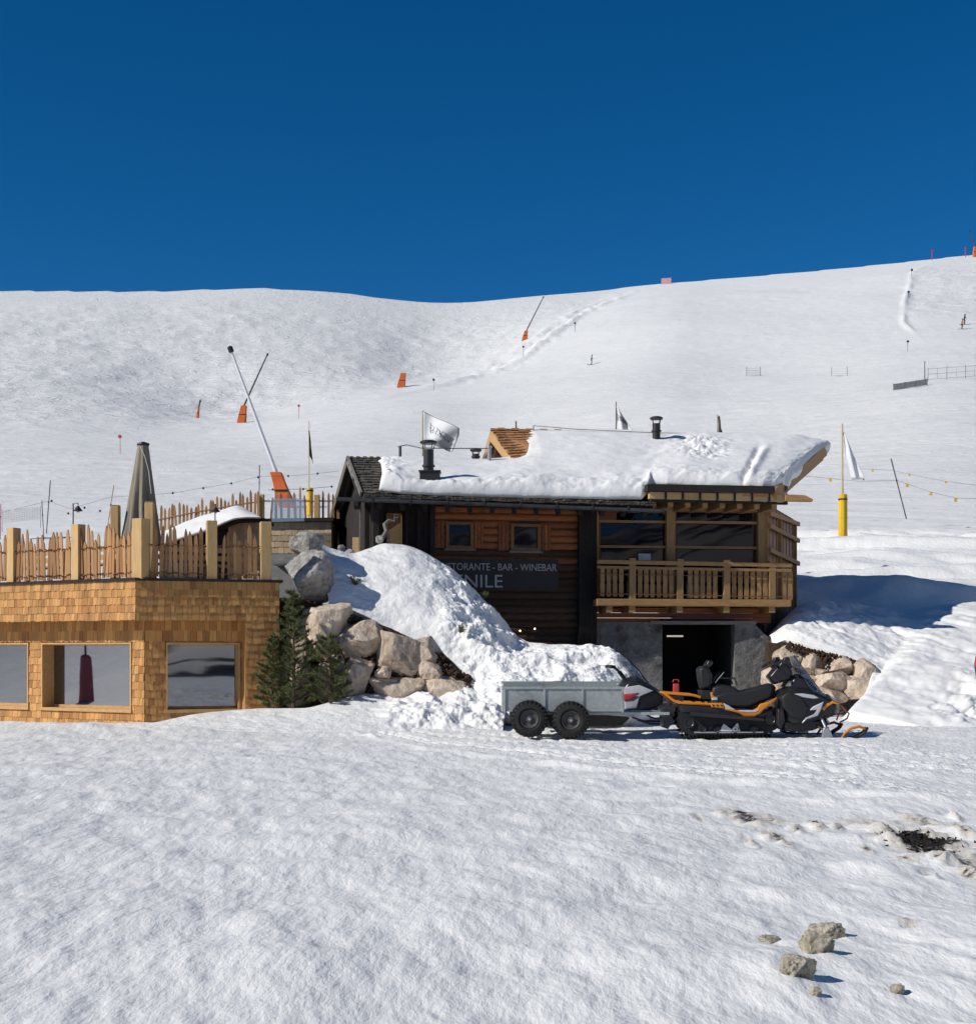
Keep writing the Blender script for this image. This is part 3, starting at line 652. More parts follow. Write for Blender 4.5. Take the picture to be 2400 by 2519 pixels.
def post(px, y0, y1, Y, wd, label, name='timber_post', m='larch'):
    a, b = P(px, y1, Y), P(px, y0, Y); t = thing(name, label, 'post', a); mb = MB(); mb.box((a + b) / 2, (wd, wd, b.z - a.z)); mb.build('shaft', m, t, bevel=.015)
    cp = MB(); cp.box(b + Vector((0, 0, .012)), (wd * .94, wd * .94, .02)); cp.build('end_grain', 'larch_h', t); return t
post(284, 1246, 1425, 27.3, .17, 'square timber post with dark shaded side behind the left fence')
post(369, 1237, 1425, 26.2, .17, 'square timber post standing directly in front of the folded parasol')

# folded parasol
pa = P(350, 1440, 27.4); pr = thing('parasol', 'folded taupe parasol with black cap on the terrace', 'parasol', pa)
top = P(352, 1093, 27.4); mb = MB(); mb.tube([pa, top], .035, 10); mb.build('pole', 'iron', pr, smooth=True)
rows = []; nseg = 40; bot = P(347, 1345, 27.4); H = top.z - bot.z
for i in range(24):
    t = i / 23; z = bot.z + H * t; r = .10 + (.315 - .10) * (1 - t) ** .9; cx = bot.x + (top.x - bot.x) * t
    rows.append([(cx + math.cos(a) * r * q, bot.y + math.sin(a) * r * q, z) for k in range(nseg) for a in [2 * math.pi * k / nseg + .25 * (1 - t)] for q in [1 + .30 * math.sin(k * 2 * math.pi / 5 + .6 * math.sin(t * 5)) * (1.1 - t)]])
mb = MB(); mb.add([v for r in rows for v in r], [(i * nseg + k, i * nseg + (k + 1) % nseg, (i + 1) * nseg + (k + 1) % nseg, (i + 1) * nseg + k) for i in range(23) for k in range(nseg)])
mb.build('canopy', 'canvas', pr, smooth='all')
mb = MB(); mb.lathe(top, (0, 0, 1), [(-.03, .115), (.0, .13), (.02, .12), (.05, .03)], 8); mb.build('cap', 'iron', pr)
mb = MB(); mb.tube([P(345, 1098, 27.29), P(357, 1125, 27.27), P(366, 1160, 27.25), P(372, 1215, 27.2)], .007, 6); mb.build('cord', 'flag_white', pr)

def lamp(px, ytop, ybot, Y, dx, label):
    a = P(px, ybot, Y); t = thing('terrace_lamp', label, 'lamp', a, 'black terrace lamps'); b = P(px, ytop, Y); s = Y / F
    e = b + Vector((dx * 12 * s, 0, 0)); mb = MB(); mb.tube([a, b, e, e + Vector((0, 0, -4 * s))], .012, 6); mb.build('arm', 'iron', t)
    mb = MB(); mb.lathe(e + Vector((0, 0, -6 * s)), (0, 0, -1), [(0, .02), (3 * s, .03), (6 * s, .05), (12 * s, 11 * s), (13 * s, 11 * s)], 12); mb.build('shade', 'iron', t)
    mb = MB(); mb.lathe(e + Vector((0, 0, -18 * s)), (0, 0, -1), [(0, .02), (2 * s, .035), (4.5 * s, .02)], 8); mb.build('bulb', 'flag_white', t)
lamp(180, 1238, 1425, 26.9, 1, 'black gooseneck lamp above the left picket fence')
lamp(529, 1240, 1425, 28.5, .1, 'black shade lamp in front of the snow covered kiosk')

def bench(px, Y, ang, label):
    p = P(px, HZ, Y); zb = ZT - .02; t = thing('terrace_bench', label, 'bench', (p.x, p.y, zb), 'terrace benches'); rt = Matrix.Rotation(ang, 3, 'Z'); o = Vector((p.x, p.y, zb))
    for k in range(3): mb = MB(); mb.box(o + rt @ Vector((0, -.14 + k * .14, .42)), (1.15, .12, .035), rt); mb.build('seat_slat', 'window_frame', t)
    for k in range(2): mb = MB(); mb.box(o + rt @ Vector((0, .22, .58 + k * .16)), (1.15, .03, .10), rt); mb.build('back_slat', 'window_frame', t)
    for x in (-.5, .5):
        for y in (-.16, .2): mb = MB(); mb.box(o + rt @ Vector((x, y, .2 if y < 0 else .38)), (.06, .05, .4 if y < 0 else .76), rt); mb.build('leg', 'frame_brown', t)
bench(95, 27.9, -.5, 'wooden bench glimpsed through the leftmost fence bay')
bench(250, 26.7, -.5, 'wooden bench glimpsed through the fence left of the corner post')
bench(440, 26.8, .46, 'wooden bench glimpsed through the fence right of the corner post')
bench(590, 27.4, .46, 'wooden bench glimpsed through the rightmost fence bay')

# kiosk with snowy roof and the rear terrace
kk = thing('terrace_kiosk', 'small shingled kiosk with dark navy gable under a snowy roof', 'kiosk', P(560, 1430, 31.2))
mb = MB(); mb.pxp([(392, 1470), (392, 1338), (560, 1278), (560, 1470)], 31.2, 2.2); mb.build('front_wall', 'navy', kk)
mb = MB(); mb.pxp([(562, 1470), (562, 1284), (642, 1281), (642, 1470)], 31.0, .8); mb.build('side_wall', 'shingle_old', kk)
FK = Frame(562, 30.98, 0); mb = MB(); shingles(FK, 0, FK.s(641), FK.z(600, 1470), FK.z(600, 1286), .13, .12, 0, None, mb, SHO); mb.build('shingle_cladding', 'shingle_old', kk, fix=False)['kind'] = 'stuff'
mb = MB(); mb.pxp([(380, 1345), (582, 1275), (650, 1274), (650, 1281), (584, 1283), (382, 1352)], 30.6, 1.4); mb.build('roof', 'black_wood', kk)
ks = loft('kiosk_snow', 'snow_smooth', [((380, 1346, 30.5), (396, 1312, 32.5)), ((440, 1326, 30.5), (455, 1284, 32.5)), ((520, 1300, 30.5), (520, 1262, 32.6)), ((575, 1274, 30.5), (575, 1246, 32.6)), ((600, 1272, 30.5), (592, 1248, 32.6)), ((645, 1273, 30.5), (622, 1266, 32.6))],
     50, 16, lambda u: .12 * np.sin(np.pi * u) ** .4, lambda u, v, a, b: .03 * fbm(u * 2, v * 2, 3, 5), skirt=(0, .05, -.02))
tag(ks, 'smooth snow slab lying on the kiosk roof behind the fence', 'snow')

rt_ = thing('rear_terrace', 'rear terrace wall of pale weathered shingles above a concrete plinth', 'wall', P(740, 1430, 35))
mb = MB(); mb.pxp([(560, 1362), (560, 1284), (815, 1280), (815, 1362)], 35.1, 1.5); mb.build('wall', 'shingle_old', rt_)
mb = MB(); mb.pxp([(640, 1480), (640, 1362), (830, 1362), (830, 1480)], 34.9, 1.7); mb.build('plinth', 'concrete', rt_)
mb = MB(); mb.pxp([(668, 1388), (668, 1380), (722, 1376), (722, 1384)], 34.0, .9); mb.build('step', 'concrete', rt_)
mb = MB(); mb.pxp([(560, 1286), (560, 1277), (820, 1273), (820, 1281)], 34.95, 1.7); mb.build('coping', 'black_wood', rt_)
FB = Frame(640, 35.08, 0); mb = MB(); shingles(FB, FB.s(640), FB.s(815), FB.z(700, 1361), FB.z(700, 1286), .16, .15, 0, None, mb, SHO); mb.build('shingle_cladding', 'shingle_old', rt_, fix=False)['kind'] = 'stuff'
fb = thing('picket_fence', 'distant picket fence on the rear terrace wall beside the chalet', 'fence', P(740, 1276, 35.2), 'split picket fences')
zb_ = FB.z(740, 1276); fence(fb, FB, FB.s(642), FB.s(832), zb_, -.1, [(FB.s(641), FB.z(641, 1215), .14), (FB.s(778), FB.z(778, 1216), .14)], .15, .52, .72, (zb_ + .46,), pw=(.05, .08))
FD = Frame(640, 35.0, 168); fd = thing('picket_fence', 'picket fence running down behind the snowy kiosk roof', 'fence', P(520, 1290, 36), 'split picket fences')
for k in range(28):
    px = 636 - k * 9.2; t = k / 27; q = P(px, 1272 + t * 28 + 6, 35 + 2 * t)
    inst(PK[k % 5], 'picket', fd, Matrix.Translation(q) @ Matrix.Rotation(random.gauss(0, .03), 4, 'Y') @ Matrix.Diagonal((.065, 1, random.uniform(.55, .8) * (1 - .15 * t), 1)))
mb = MB(); mb.tube([P(640, 1233, 35), P(560, 1246, 35.6), P(470, 1262, 36.3), P(385, 1280, 37)], .02, 5); mb.build('willow_rail', 'wicker', fd)
gl = MB(); gl.pxp([(668, 1284), (668, 1226), (748, 1226), (748, 1282)], 34.6, .012)
tag(gl.build('glass_windscreen', 'glass_clear', None), 'clear glass windscreen panel in front of the distant picket fence', 'glass panel')

# ================================================================== chalet
FC = Frame(895, 29.85, 11); FW = Frame(1466, 30.95, 8); FG = Frame(1466, 30.9, 2)
ch = thing('mountain_chalet', 'dark timber mountain chalet with balcony and snow covered roof', 'chalet', FC.at(4, 0, 0))
def cb(name, m, f, px0, px1, y0, y1, n0, n1, parent=ch, bevel=0):
    s0, s1 = f.s(px0, n1), f.s(px1, n1); mid = (px0 + px1) / 2; mb = MB(); f.box(mb, s0, s1, f.z(mid, y1, n1), f.z(mid, y0, n1), n0, n1); return mb.build(name, m, parent, bevel=bevel)
# core walls
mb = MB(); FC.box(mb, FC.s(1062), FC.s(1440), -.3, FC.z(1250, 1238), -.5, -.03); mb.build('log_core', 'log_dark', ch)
# logs round two windows
LZ0, LZ1 = .5, FC.z(1250, 1246); nlog = 26; hl = (LZ1 - LZ0) / nlog
wins = [(1096, 1164, 1284, 1350), (1255, 1329, 1289, 1356)]
def log(s0, s1, z, m):
    h = hl * .5; mb = MB(); n = 8
    ring = [(math.cos(q) * .05, math.sin(q) * h * .96) for q in [-math.pi / 2 + math.pi * k / (n - 1) for k in range(n)]]
    vs = [FC.at(s, z + b, a - .03) for s in (s0, s1) for a, b in ring]
    mb.add(vs, [(k, k + 1, n + k + 1, n + k) for k in range(n - 1)] + [list(range(n)), list(range(n, 2 * n))]); return mb.build('log', m, ch, smooth=50)
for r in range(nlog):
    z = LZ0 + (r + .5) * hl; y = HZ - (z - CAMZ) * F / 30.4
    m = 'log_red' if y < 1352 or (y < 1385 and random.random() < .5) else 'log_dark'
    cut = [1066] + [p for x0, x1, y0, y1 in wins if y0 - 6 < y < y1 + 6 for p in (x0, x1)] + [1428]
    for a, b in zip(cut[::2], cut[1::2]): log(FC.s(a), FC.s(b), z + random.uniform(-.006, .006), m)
for x0, x1, y0, y1 in wins:
    mb = MB()
    for (a, b, c, d) in ((x0, x1, y0, y0 + 7), (x0, x1, y1 - 7, y1), (x0, x0 + 8, y0 + 7, y1 - 7), (x1 - 8, x1, y0 + 7, y1 - 7)):
        FC.box(mb, FC.s(a), FC.s(b), FC.z((x0 + x1) / 2, d), FC.z((x0 + x1) / 2, c), -.05, .05)
    wo_ = mb.build('window', 'frame_brown', ch)
    mb = MB(); FC.box(mb, FC.s(x0 + 7), FC.s(x1 - 7), FC.z((x0 + x1) / 2, y1 - 6), FC.z((x0 + x1) / 2, y0 + 6), -.04, -.02); mb.build('pane', 'glass_dark', wo_)
    mb = MB(); FC.box(mb, FC.s(x0 - 4), FC.s(x1 + 4), FC.z((x0 + x1) / 2, y1 + 5), FC.z((x0 + x1) / 2, y1), -.04, .08); mb.build('sill', 'grey_wood', wo_)
    for a, b in ((x0 - 30, x0 - 3), (x1 + 3, x1 + 26)):
        for k in range(3):
            cb('shutter_board', 'log_red', FC, a + (b - a) * k / 3 + .5, a + (b - a) * (k + 1) / 3 - .5, y0 + 2, y1 - 2, .01, .045, wo_)
# porch at the left end: black boards, posts, door
for k in range(15):
    a = 897 + k * 11.2
    cb('wall_board', 'black_wood', FC, a, a + 10.6, 1232, 1640, -.1, -.04 + random.uniform(0, .015))
for px, y0, y1, wdt, n in ((887, 1244, 1400, 4, .35), (1030, 1240, 1520, 8, .12), (1064, 1240, 1560, 12, .08), (1000, 1236, 1500, 6, .1)):
    cb('post', 'grey_wood' if px == 887 else 'black_wood', FC, px - wdt / 2, px + wdt / 2, y0, y1, n - .1, n)
dr = cb('door', 'frame_brown', FC, 950, 988, 1262, 1400, -.04, .02)
for k in range(9):
    q0 = FC.at(FC.s(953), FC.z(968, 1312 + k * 10), .03); q1 = FC.at(FC.s(985), FC.z(968, 1290 + k * 10), .03); mb = MB(); mb.beam(q0, q1, .02, .075); mb.build('diagonal_board', 'window_frame', dr)
cb('door_post', 'larch', FC, 985, 989, 1268, 1360, .0, .06)
# corner post and right end wall of the log part
cb('corner_post', 'black_wood', FC, 1424, 1468, 1236, 1600, -.4, .16)
for k in range(9): cb('post_batten', 'black_wood', FC, 1426 + k * 4.6, 1429 + k * 4.6, 1240, 1590, .15, .175)
# gable end on the left
gA, gF, gB = P(857, 1136, 33.0), P(888, 1224, 29.25), P(806, 1322, 36.8)
gx = Vector((.25, .05, 0)); mb = MB(); mb.prism([gA + gx, gF + gx, Vector((gF.x, gF.y, 0)) + gx, Vector((gB.x, gB.y, .5)) + gx, gB + gx], (.12, .02, 0)); mb.build('gable_wall', 'black_wood', ch)
for a, b in ((P(855, 1131, 33), P(888, 1221, 29.1)), (P(855, 1131, 33), P(799, 1326, 37))):
    mb = MB(); mb.beam(a, b, .05, .2); mb.build('barge_board', 'grey_wood', ch)
    mb = MB(); mb.beam(a + Vector((.16, 0, -.1)), b + Vector((.16, 0, -.1)), .06, .14); mb.build('rafter', 'black_wood', ch)
# roof decks
def slab(name, m, pts, th, parent=ch):
    mb = MB(); pts = [P(*p) for p in pts]; n = len(pts); mb.v = pts + [p - Vector((0, 0, th)) for p in pts]
    mb.f = [(0, i, i + 1) for i in range(1, n - 1)] + [(n, n + i + 1, n + i) for i in range(1, n - 1)] + [(i, n + i, n + (i + 1) % n, (i + 1) % n) for i in range(n)]
    return mb.build(name, m, parent)
rl = slab('lower_roof', 'black_wood', [(882, 1224, 29.0), (1605, 1243, 30.1), (1605, 1130, 35), (855, 1133, 33)], .10)
slab('lower_roof_rear', 'black_wood', [(855, 1133, 33), (1605, 1130, 35), (1560, 1300, 39), (799, 1327, 37)], .10)
ru = slab('upper_roof', 'roof_new', [(1597, 1207, 30.05), (1897, 1214, 30.3), (2034, 1098, 35.5), (1208, 1062, 35.2), (1268, 1138, 33.0)], .08)
slab('upper_roof_rear', 'roof_new', [(1208, 1062, 35.2), (2034, 1098, 35.5), (1780, 1190, 40), (1180, 1190, 40)], .08)
# shingle courses of the bare roof parts
def roof_shingles(parent, m, c00, c10, c01, c11, rows, wid, name='roof_shingle', lift=.02):
    base = []
    for k in range(3):
        mb = MB(); j = (.0, .06, -.07)[k]
        mb.add([(-.5, 0, .028), (.0, j, .03), (.5, 0, .028), (.5, 1, .004), (-.5, 1, .004), (-.5, 0, 0), (.0, j, 0), (.5, 0, 0)], [(0, 1, 2, 3, 4), (0, 5, 6, 1), (1, 6, 7, 2), (0, 4, 5), (2, 7, 3)])
        me_ = mb.mesh(name); me_.materials.append(M[m]); base.append(me_)
    for r in range(rows):
        t = r / rows; a = c00.lerp(c01, t); b = c10.lerp(c11, t); L = (b - a).length; d = (b - a).normalized(); up = (c00.lerp(c10, .5) - c01.lerp(c11, .5)) * -1
        ch_ = up.length / rows; up.normalize(); nn = d.cross(up).normalized(); s = random.uniform(-.5, 0) * wid
        while s < L - .02:
            wd = wid * random.uniform(.7, 1.3); p = a + d * (s + wd / 2) + nn * lift
            rot = Matrix((d, (up - nn * .04).normalized(), nn)).transposed().to_4x4()
            inst(base[random.randrange(3)], name, parent, Matrix.Translation(p) @ rot @ Matrix.Rotation(random.gauss(0, .02), 4, 'Z') @ Matrix.Diagonal((wd * .94, ch_ * 1.35, 1 + random.random() * .8, 1))); s += wd
roof_shingles(rl, 'roof_old', P(889, 1218, 29.2), P(960, 1219, 29.3), P(857, 1131, 33), P(950, 1131, 33.1), 14, .16)
roof_shingles(ru, 'roof_new', P(1270, 1134, 33.0), P(1345, 1126, 33.2), P(1210, 1062, 35.15), P(1335, 1062, 35.2), 11, .2)
for m, a, b, Y in (('roof_old', (853, 1128), (935, 1129), 33.0), ('roof_new', (1206, 1057), (1380, 1062), 35.2)):
    for k in range(10):
        t0, t1 = k / 10, (k + 1) / 10; q0 = P(a[0] + (b[0] - a[0]) * t0, a[1] + (b[1] - a[1]) * t0, Y); q1 = P(a[0] + (b[0] - a[0]) * t1, a[1] + (b[1] - a[1]) * t1, Y)
        mb = MB(); mb.beam(q0 + Vector((0, 0, .02 * (k % 2))), q1 + Vector((0, 0, .02 * (k % 2))), .22, .05); mb.build('ridge_board', m, rl if m == 'roof_old' else ru)
# upper gable (orange)
uA, uF, uB = P(1208, 1066, 35.2), P(1266, 1140, 33.0), P(1186, 1140, 37.4)
mb = MB(); gx = Vector((.3, 0, 0)); mb.prism([uA + gx, uF + gx + Vector((0, 0, -.3)), uB + gx + Vector((0, 0, -.3))], (.08, 0, 0)); mb.build('upper_gable_wall', 'frame_brown', ch)
for a, b in ((uA, uF), (uA, uB)):
    mb = MB(); mb.beam(a + Vector((0, 0, -.06)), b + Vector((0, 0, -.06)), .05, .26); mb.build('barge_board', 'window_frame', ch)
    mb = MB(); mb.beam(a + Vector((.18, 0, -.16)), b + Vector((.18, 0, -.16)), .05, .12); mb.build('rafter', 'window_frame', ch)
# eave of the log part: shingle edge, gutter in lengths, rafter tails
e0, e1 = P(840, 1219, 28.95), P(1610, 1240, 30.05)
for k in range(60):
    t0, t1 = k / 60, (k + .94) / 60; a = e0.lerp(e1, t0); b = e0.lerp(e1, t1)
    if t0 < .065: continue
    for q in range(2):
        mb = MB(); mb.beam(a + Vector((0, .03 + q * .05 + random.uniform(-.02, .02), -.02 + q * .045 + random.uniform(-.012, .012))), b + Vector((0, .03 + q * .05, -.02 + q * .045 + random.uniform(-.012, .012))), .22, .035)
        mb.build('eave_shingle', 'roof_old', rl)
g0, g1 = P(827, 1227, 28.75), P(1634, 1257, 30.0)
for k in range(9):
    t0, t1 = k / 9, (k + .985) / 9; mb = MB(); a = g0.lerp(g1, t0); b = g0.lerp(g1, t1); d = (b - a).normalized(); n = 9
    ring = [(math.cos(math.pi + math.pi * q / (n - 1)) * .075, math.sin(math.pi + math.pi * q / (n - 1)) * .075) for q in range(n)]
    ring += [(x * .88, z * .88) for x, z in ring[::-1]]; pv = Vector((-d.y, d.x, 0)).normalized(); m_ = len(ring)
    mb.add([p + pv * x + Vector((0, 0, z + .03)) for p in (a, b) for x, z in ring], [(q, (q + 1) % m_, m_ + (q + 1) % m_, m_ + q) for q in range(m_)] + [list(range(m_))[::-1], list(range(m_, 2 * m_))])
    gg = mb.build('gutter', 'lead', ch, smooth=50)
    mb = MB(); mb.lathe(b - d * .02, d, [(-.012, .085), (.012, .085)], 14); mb.build('bracket', 'iron', gg)
for k in range(14):
    t = (k + .6) / 14; a = e0.lerp(e1, t) + Vector((0, .1, -.09)); mb = MB(); mb.prism([a + Vector((-.05, 0, 0)), a + Vector((-.05, 0, -.10)), a + Vector((-.05, .25, -.16)), a + Vector((-.05, 1.0, .16)), a + Vector((-.05, 1.0, .34))], (.1, 0, 0)); mb.build('rafter_tail', 'black_wood', ch)
# sign
sg = cb('sign_board', 'sign', FC, 1050, 1373, 1375, 1452, .03, .07); sg['label'] = 'black board with pale lettering'
sgn = lambda px, py: FC.at(FC.s(px, .075), FC.z(px, py, .075), .076)
text('RISTORANTE - BAR - WINEBAR', 'letter', sg, sgn(1084, 1402), FC.d, (sgn(1369, 1402) - sgn(1084, 1402)).length, .155)
text('FIENILE', 'letter', sg, sgn(1084, 1444), FC.d, (sgn(1236, 1444) - sgn(1084, 1444)).length, .275)
# right wing: eave, fascia, beams, posts, glazing
cb('eave_gap_strip', 'black_wood', FW, 1592, 1905, 1193, 1210, .3, 1.22)  # solid black strip standing in for the dark gap under the eave
for k in range(8):
    a = 1597 + k * 42.5; cb('fascia_board', 'larch_pale', FW, a, min(a + 38, 1932), 1210 + k * .9, 1227 + k * .9, 1.0, 1.14, bevel=.008)
    cb('rafter_tail', 'larch_h', FW, a - 9 + 12, a + 16, 1228 + k * .9, 1246 + k * .9, -.2, 1.0)
    cb('fascia_bracket', 'black_wood', FW, a + 38.3, a + 42.3, 1208 + k * .9, 1229 + k * .9, .98, 1.17)
mb = MB(); a = FW.at(FW.s(1600, 1.0), FW.z(1600, 1232, 1.0), 1.0); b = FW.at(FW.s(1935, 1.0), FW.z(1935, 1239, 1.0), 1.0); mb.beam(a, b, .12, .045); mb.build('fascia_ledge', 'black_wood', ch)
mb = MB(); mb.prism([P(1932, 1216, 30.25), P(1980, 1218, 30.25), P(1999, 1228, 30.25), P(1999, 1233, 30.25), P(1932, 1232, 30.25)], (0, .18, 0)); mb.build('purlin_end', 'larch_h', ch)
mb = MB(); mb.beam(P(1905, 1216, 30.3), P(2030, 1108, 35.45), .06, .26); mb.build('barge_board', 'larch_h', ch)
mb = MB(); mb.beam(P(1900, 1226, 30.9), P(2010, 1130, 35.45), .3, .05); mb.build('verge_soffit', 'larch_h', ch)
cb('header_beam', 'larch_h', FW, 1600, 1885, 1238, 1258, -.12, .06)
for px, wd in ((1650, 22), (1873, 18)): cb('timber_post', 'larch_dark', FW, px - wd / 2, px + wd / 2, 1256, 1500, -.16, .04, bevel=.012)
cb('side_post', 'larch_dark', FW, 1466, 1473, 1258, 1500, -.1, .05)
for x0, x1 in ((1474, 1639), (1661, 1864)):
    p_ = cb('glazing', 'frame_brown', FW, x0, x1, 1258, 1500, -.30, -.14)
    fr_ = cb('pane', 'glass_dark' if x0 < 1500 else 'glass_wing', FW, x0 + 4, x1 - 14 if x0 > 1500 else x1 - 3, 1262, 1496, -.145, -.125, p_)
    for y, hgt in ((1283, 6), (1345, 6)):
        cb('transom', 'larch_h', FW, x0 - 1, x1 + 1, y - hgt / 2 + (2 if x0 > 1500 else 0), y + hgt / 2 + (2 if x0 > 1500 else 0), -.12, -.02)
cb('torn_board', 'log_red', FW, 1474, 1516, 1256, 1279, -.10, -.03)
cb('pale_panel', 'grey_panel', FW, 1570, 1600, 1362, 1378, -.11, -.08)  # pale panel drawn for the white reflecting patch in the glazing
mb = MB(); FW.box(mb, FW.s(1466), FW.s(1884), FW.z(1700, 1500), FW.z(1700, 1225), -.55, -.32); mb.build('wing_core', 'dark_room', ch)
# splayed end wall with sloping braces
FS = Frame(1884, 31.5, 69); zS0, zS1 = FW.z(1880, 1500), FW.z(1880, 1250); sS = FS.s(1957)
mb = MB(); FS.box(mb, 0, sS, zS0 - .6, zS1 + .15, -.3, -.06); mb.build('end_wall', 'log_dark', ch)
for k in range(9):
    s = sS * (k + .15) / 9; mb = MB(); FS.box(mb, s, s + sS / 9 * .8, zS0 - .5, zS1 + .1, -.06, -.02); mb.build('wall_board', 'frame_brown', ch)
for s in (.05, sS * .42, sS * .96): mb = MB(); FS.box(mb, s - .04, s + .04, zS0 - .3, zS1, -.02, .05); mb.build('wall_post', 'baluster', ch)
for y0, y1 in ((1263, 1290), (1294, 1331), (1353, 1387)):
    mb = MB(); mb.beam(FS.at(0, CAMZ + (HZ - y0) / F * FS.at(0, 0).y, .08), FS.at(sS, CAMZ + (HZ - y1) / F * FS.at(sS, 0).y, .08), .06, .10); mb.build('brace', 'baluster', ch)
# balcony
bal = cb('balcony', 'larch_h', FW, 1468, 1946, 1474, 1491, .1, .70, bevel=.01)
BN = .62
def rail(y0l, y0r, th, wd, px0=1468, px1=1946, m='larch_h', nm='rail', n=BN):
    a = FW.at(FW.s(px0, n), FW.z(px0, y0l, n), n); b = FW.at(FW.s(px1, n), FW.z(px1, y0r, n), n); mb = MB(); mb.beam(a, b, wd, th); return mb.build(nm, m, bal, bevel=.006)
rail(1382, 1391, .085, .12); rail(1395, 1404, .06, .05, n=BN + .03); rail(1460, 1469, .02, .03, m='frame_brown', n=BN + .035); rail(1412, 1420, .015, .03, m='frame_brown', n=BN + .035)
posts_px = [1556, 1673, 1788, 1900]
for px in posts_px: cb('baluster_post', 'larch_dark', FW, px - 8, px + 8, 1371 + (px - 1468) * .019, 1474, BN - .08, BN + .05, bal, bevel=.008)
px = 1476
while px < 1944:
    if all(abs(px + 5.5 - q) > 14 for q in posts_px):
        dy = (px - 1468) * .019; s0, s1 = FW.s(px, BN), FW.s(px + 11.2, BN); z0, z1 = FW.z(px, 1467 + dy, BN), FW.z(px, 1397 + dy, BN); c = (s0 + s1) / 2; h = (s1 - s0) / 2; mb = MB()
        prof = [(0, .8), (.06, 1), (.42, 1), (.5, .8), (.58, 1), (.94, 1), (1, .85)]
        pts = [FW.at(c - h * w_, z0 + (z1 - z0) * t, BN + random.uniform(-.004, .004)) for t, w_ in prof] + [FW.at(c + h * w_, z0 + (z1 - z0) * t, BN) for t, w_ in prof[::-1]]
        mb.prism(pts, FW.n * -.025); mb.build('baluster', 'baluster', bal)
    px += 15.4
for k, px in enumerate((1500, 1556, 1673, 1788, 1900)): cb('joist', 'larch_h', FW, px - 9, px + 6, 1490, 1507, -.1, .66, bal)
for k in range(3): cb('apron_board', 'log_red', FW, 1468, 1895, 1496 + k * 12.5, 1507.5 + k * 12.5, -.05, .03 + .004 * k)
# garage below
mb = MB(); s0, s1 = FG.s(1462), FG.s(1628); FG.box(mb, s0, s1, -.3, FG.z(1550, 1530), -.4, .04); mb.build('rendered_wall', 'render', ch)
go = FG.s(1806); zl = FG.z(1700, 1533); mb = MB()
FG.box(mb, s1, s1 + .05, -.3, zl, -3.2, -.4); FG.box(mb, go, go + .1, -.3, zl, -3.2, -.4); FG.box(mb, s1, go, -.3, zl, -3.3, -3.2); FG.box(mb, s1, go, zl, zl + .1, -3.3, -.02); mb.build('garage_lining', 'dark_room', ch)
cb('lintel', 'grey_wood', FG, 1600, 1860, 1528, 1536, -.3, .05)
mb = MB(); mb.prism([FG.at(go, -.3, .03), FG.at(go, zl, .03), FG.at(go + .42, zl, .03), FG.at(go + .95, zl - .5, .03), FG.at(go + .95, -.3, .03)], FG.n * -.4); mb.build('wing_wall', 'render', ch)
tl = MB(); FG.box(tl, FG.s(1640, -2), FG.s(1680, -2), FG.z(1660, 1567, -2), FG.z(1660, 1563, -2), -2.03, -2); tl.build('tube_light', 'tube_lit', ch)
for px, py in ((1279, 1552), (1315, 1547)):
    q = FC.at(FC.s(px, .06), FC.z(px, py, .06), .06); mb = MB(); mb.lathe(q, (0, 0, 1), [(-.02, .005), (-.012, .016), (.008, .016), (.02, .005)], 8); mb.build('wall_lamp', 'lamp_lit', ch)
    mb = MB(); mb.box(q + Vector((0, .03, .045)), (.07, .06, .03)); mb.build('lamp_bracket', 'iron', ch)

# chimneys and flues on the roof
def flue(px, ytop, ypipe0, ybase, Y, rp, label, basebox=None, rcap=None):
    q = P(px, ybase, Y); t = thing('flue_pipe', label, 'chimney', q, 'roof flues'); s = Y / F; z = lambda y: CAMZ + (HZ - y) / F * Y; o = Vector((q.x, q.y, 0))
    ztop, zp = z(ytop), z(ypipe0); rc = rcap or rp * 1.65; up = (0, 0, 1)
    mb = MB(); mb.lathe(o, up, [(z(ybase) - .35, rp), (zp, rp)], 18); mb.build('pipe', 'iron', t, smooth=50)
    mb = MB(); mb.lathe(o, up, [(z(ybase) + .12, rp * 1.25), (z(ybase) + .16, rp * 1.25)], 18); mb.build('collar', 'iron', t)
    mb = MB(); mb.lathe(o, up, [(ztop - .05, rc * .92), (ztop - .03, rc), (ztop - .005, rc), (ztop + .02, rc * .7)], 18); mb.build('cowl', 'iron', t)
    for k in range(4):
        a = k * math.pi / 2 + .6; d = Vector((math.cos(a), math.sin(a), 0)); mb = MB(); mb.beam(o + d * rp * .95 + Vector((0, 0, zp - .04)), o + d * rc * .85 + Vector((0, 0, ztop - .03)), .018, .018); mb.build('cowl_stay', 'iron', t)
    if basebox:
        x0, x1, y0, y1 = basebox; mb = MB(); wd = (x1 - x0) * s; mb.box(Vector((q.x + ((x0 + x1) / 2 - px) * s, Y, (z(y0) + z(y1)) / 2)), (wd, wd * .9, z(y0) - z(y1))); mb.build('base_box', 'iron', t, bevel=.01)
        mb = MB(); mb.box(Vector((q.x + ((x0 + x1) / 2 - px) * s, Y, z(y0) + .01)), (wd * 1.1, wd, .03)); mb.build('flashing', 'iron', t)
    return t
flue(1054, 1086, 1106, 1162, 30.05, .112, 'tall black flue with round cowl on a square box near the left eave', (1033, 1082, 1162, 1206), .19)
flue(1614, 1027, 1042, 1074, 34.6, .10, 'black flue with round cowl at the upper roof ridge')
flue(1170, 1105, 1117, 1138, 33.3, .085, 'small dark flue beside the orange gable')
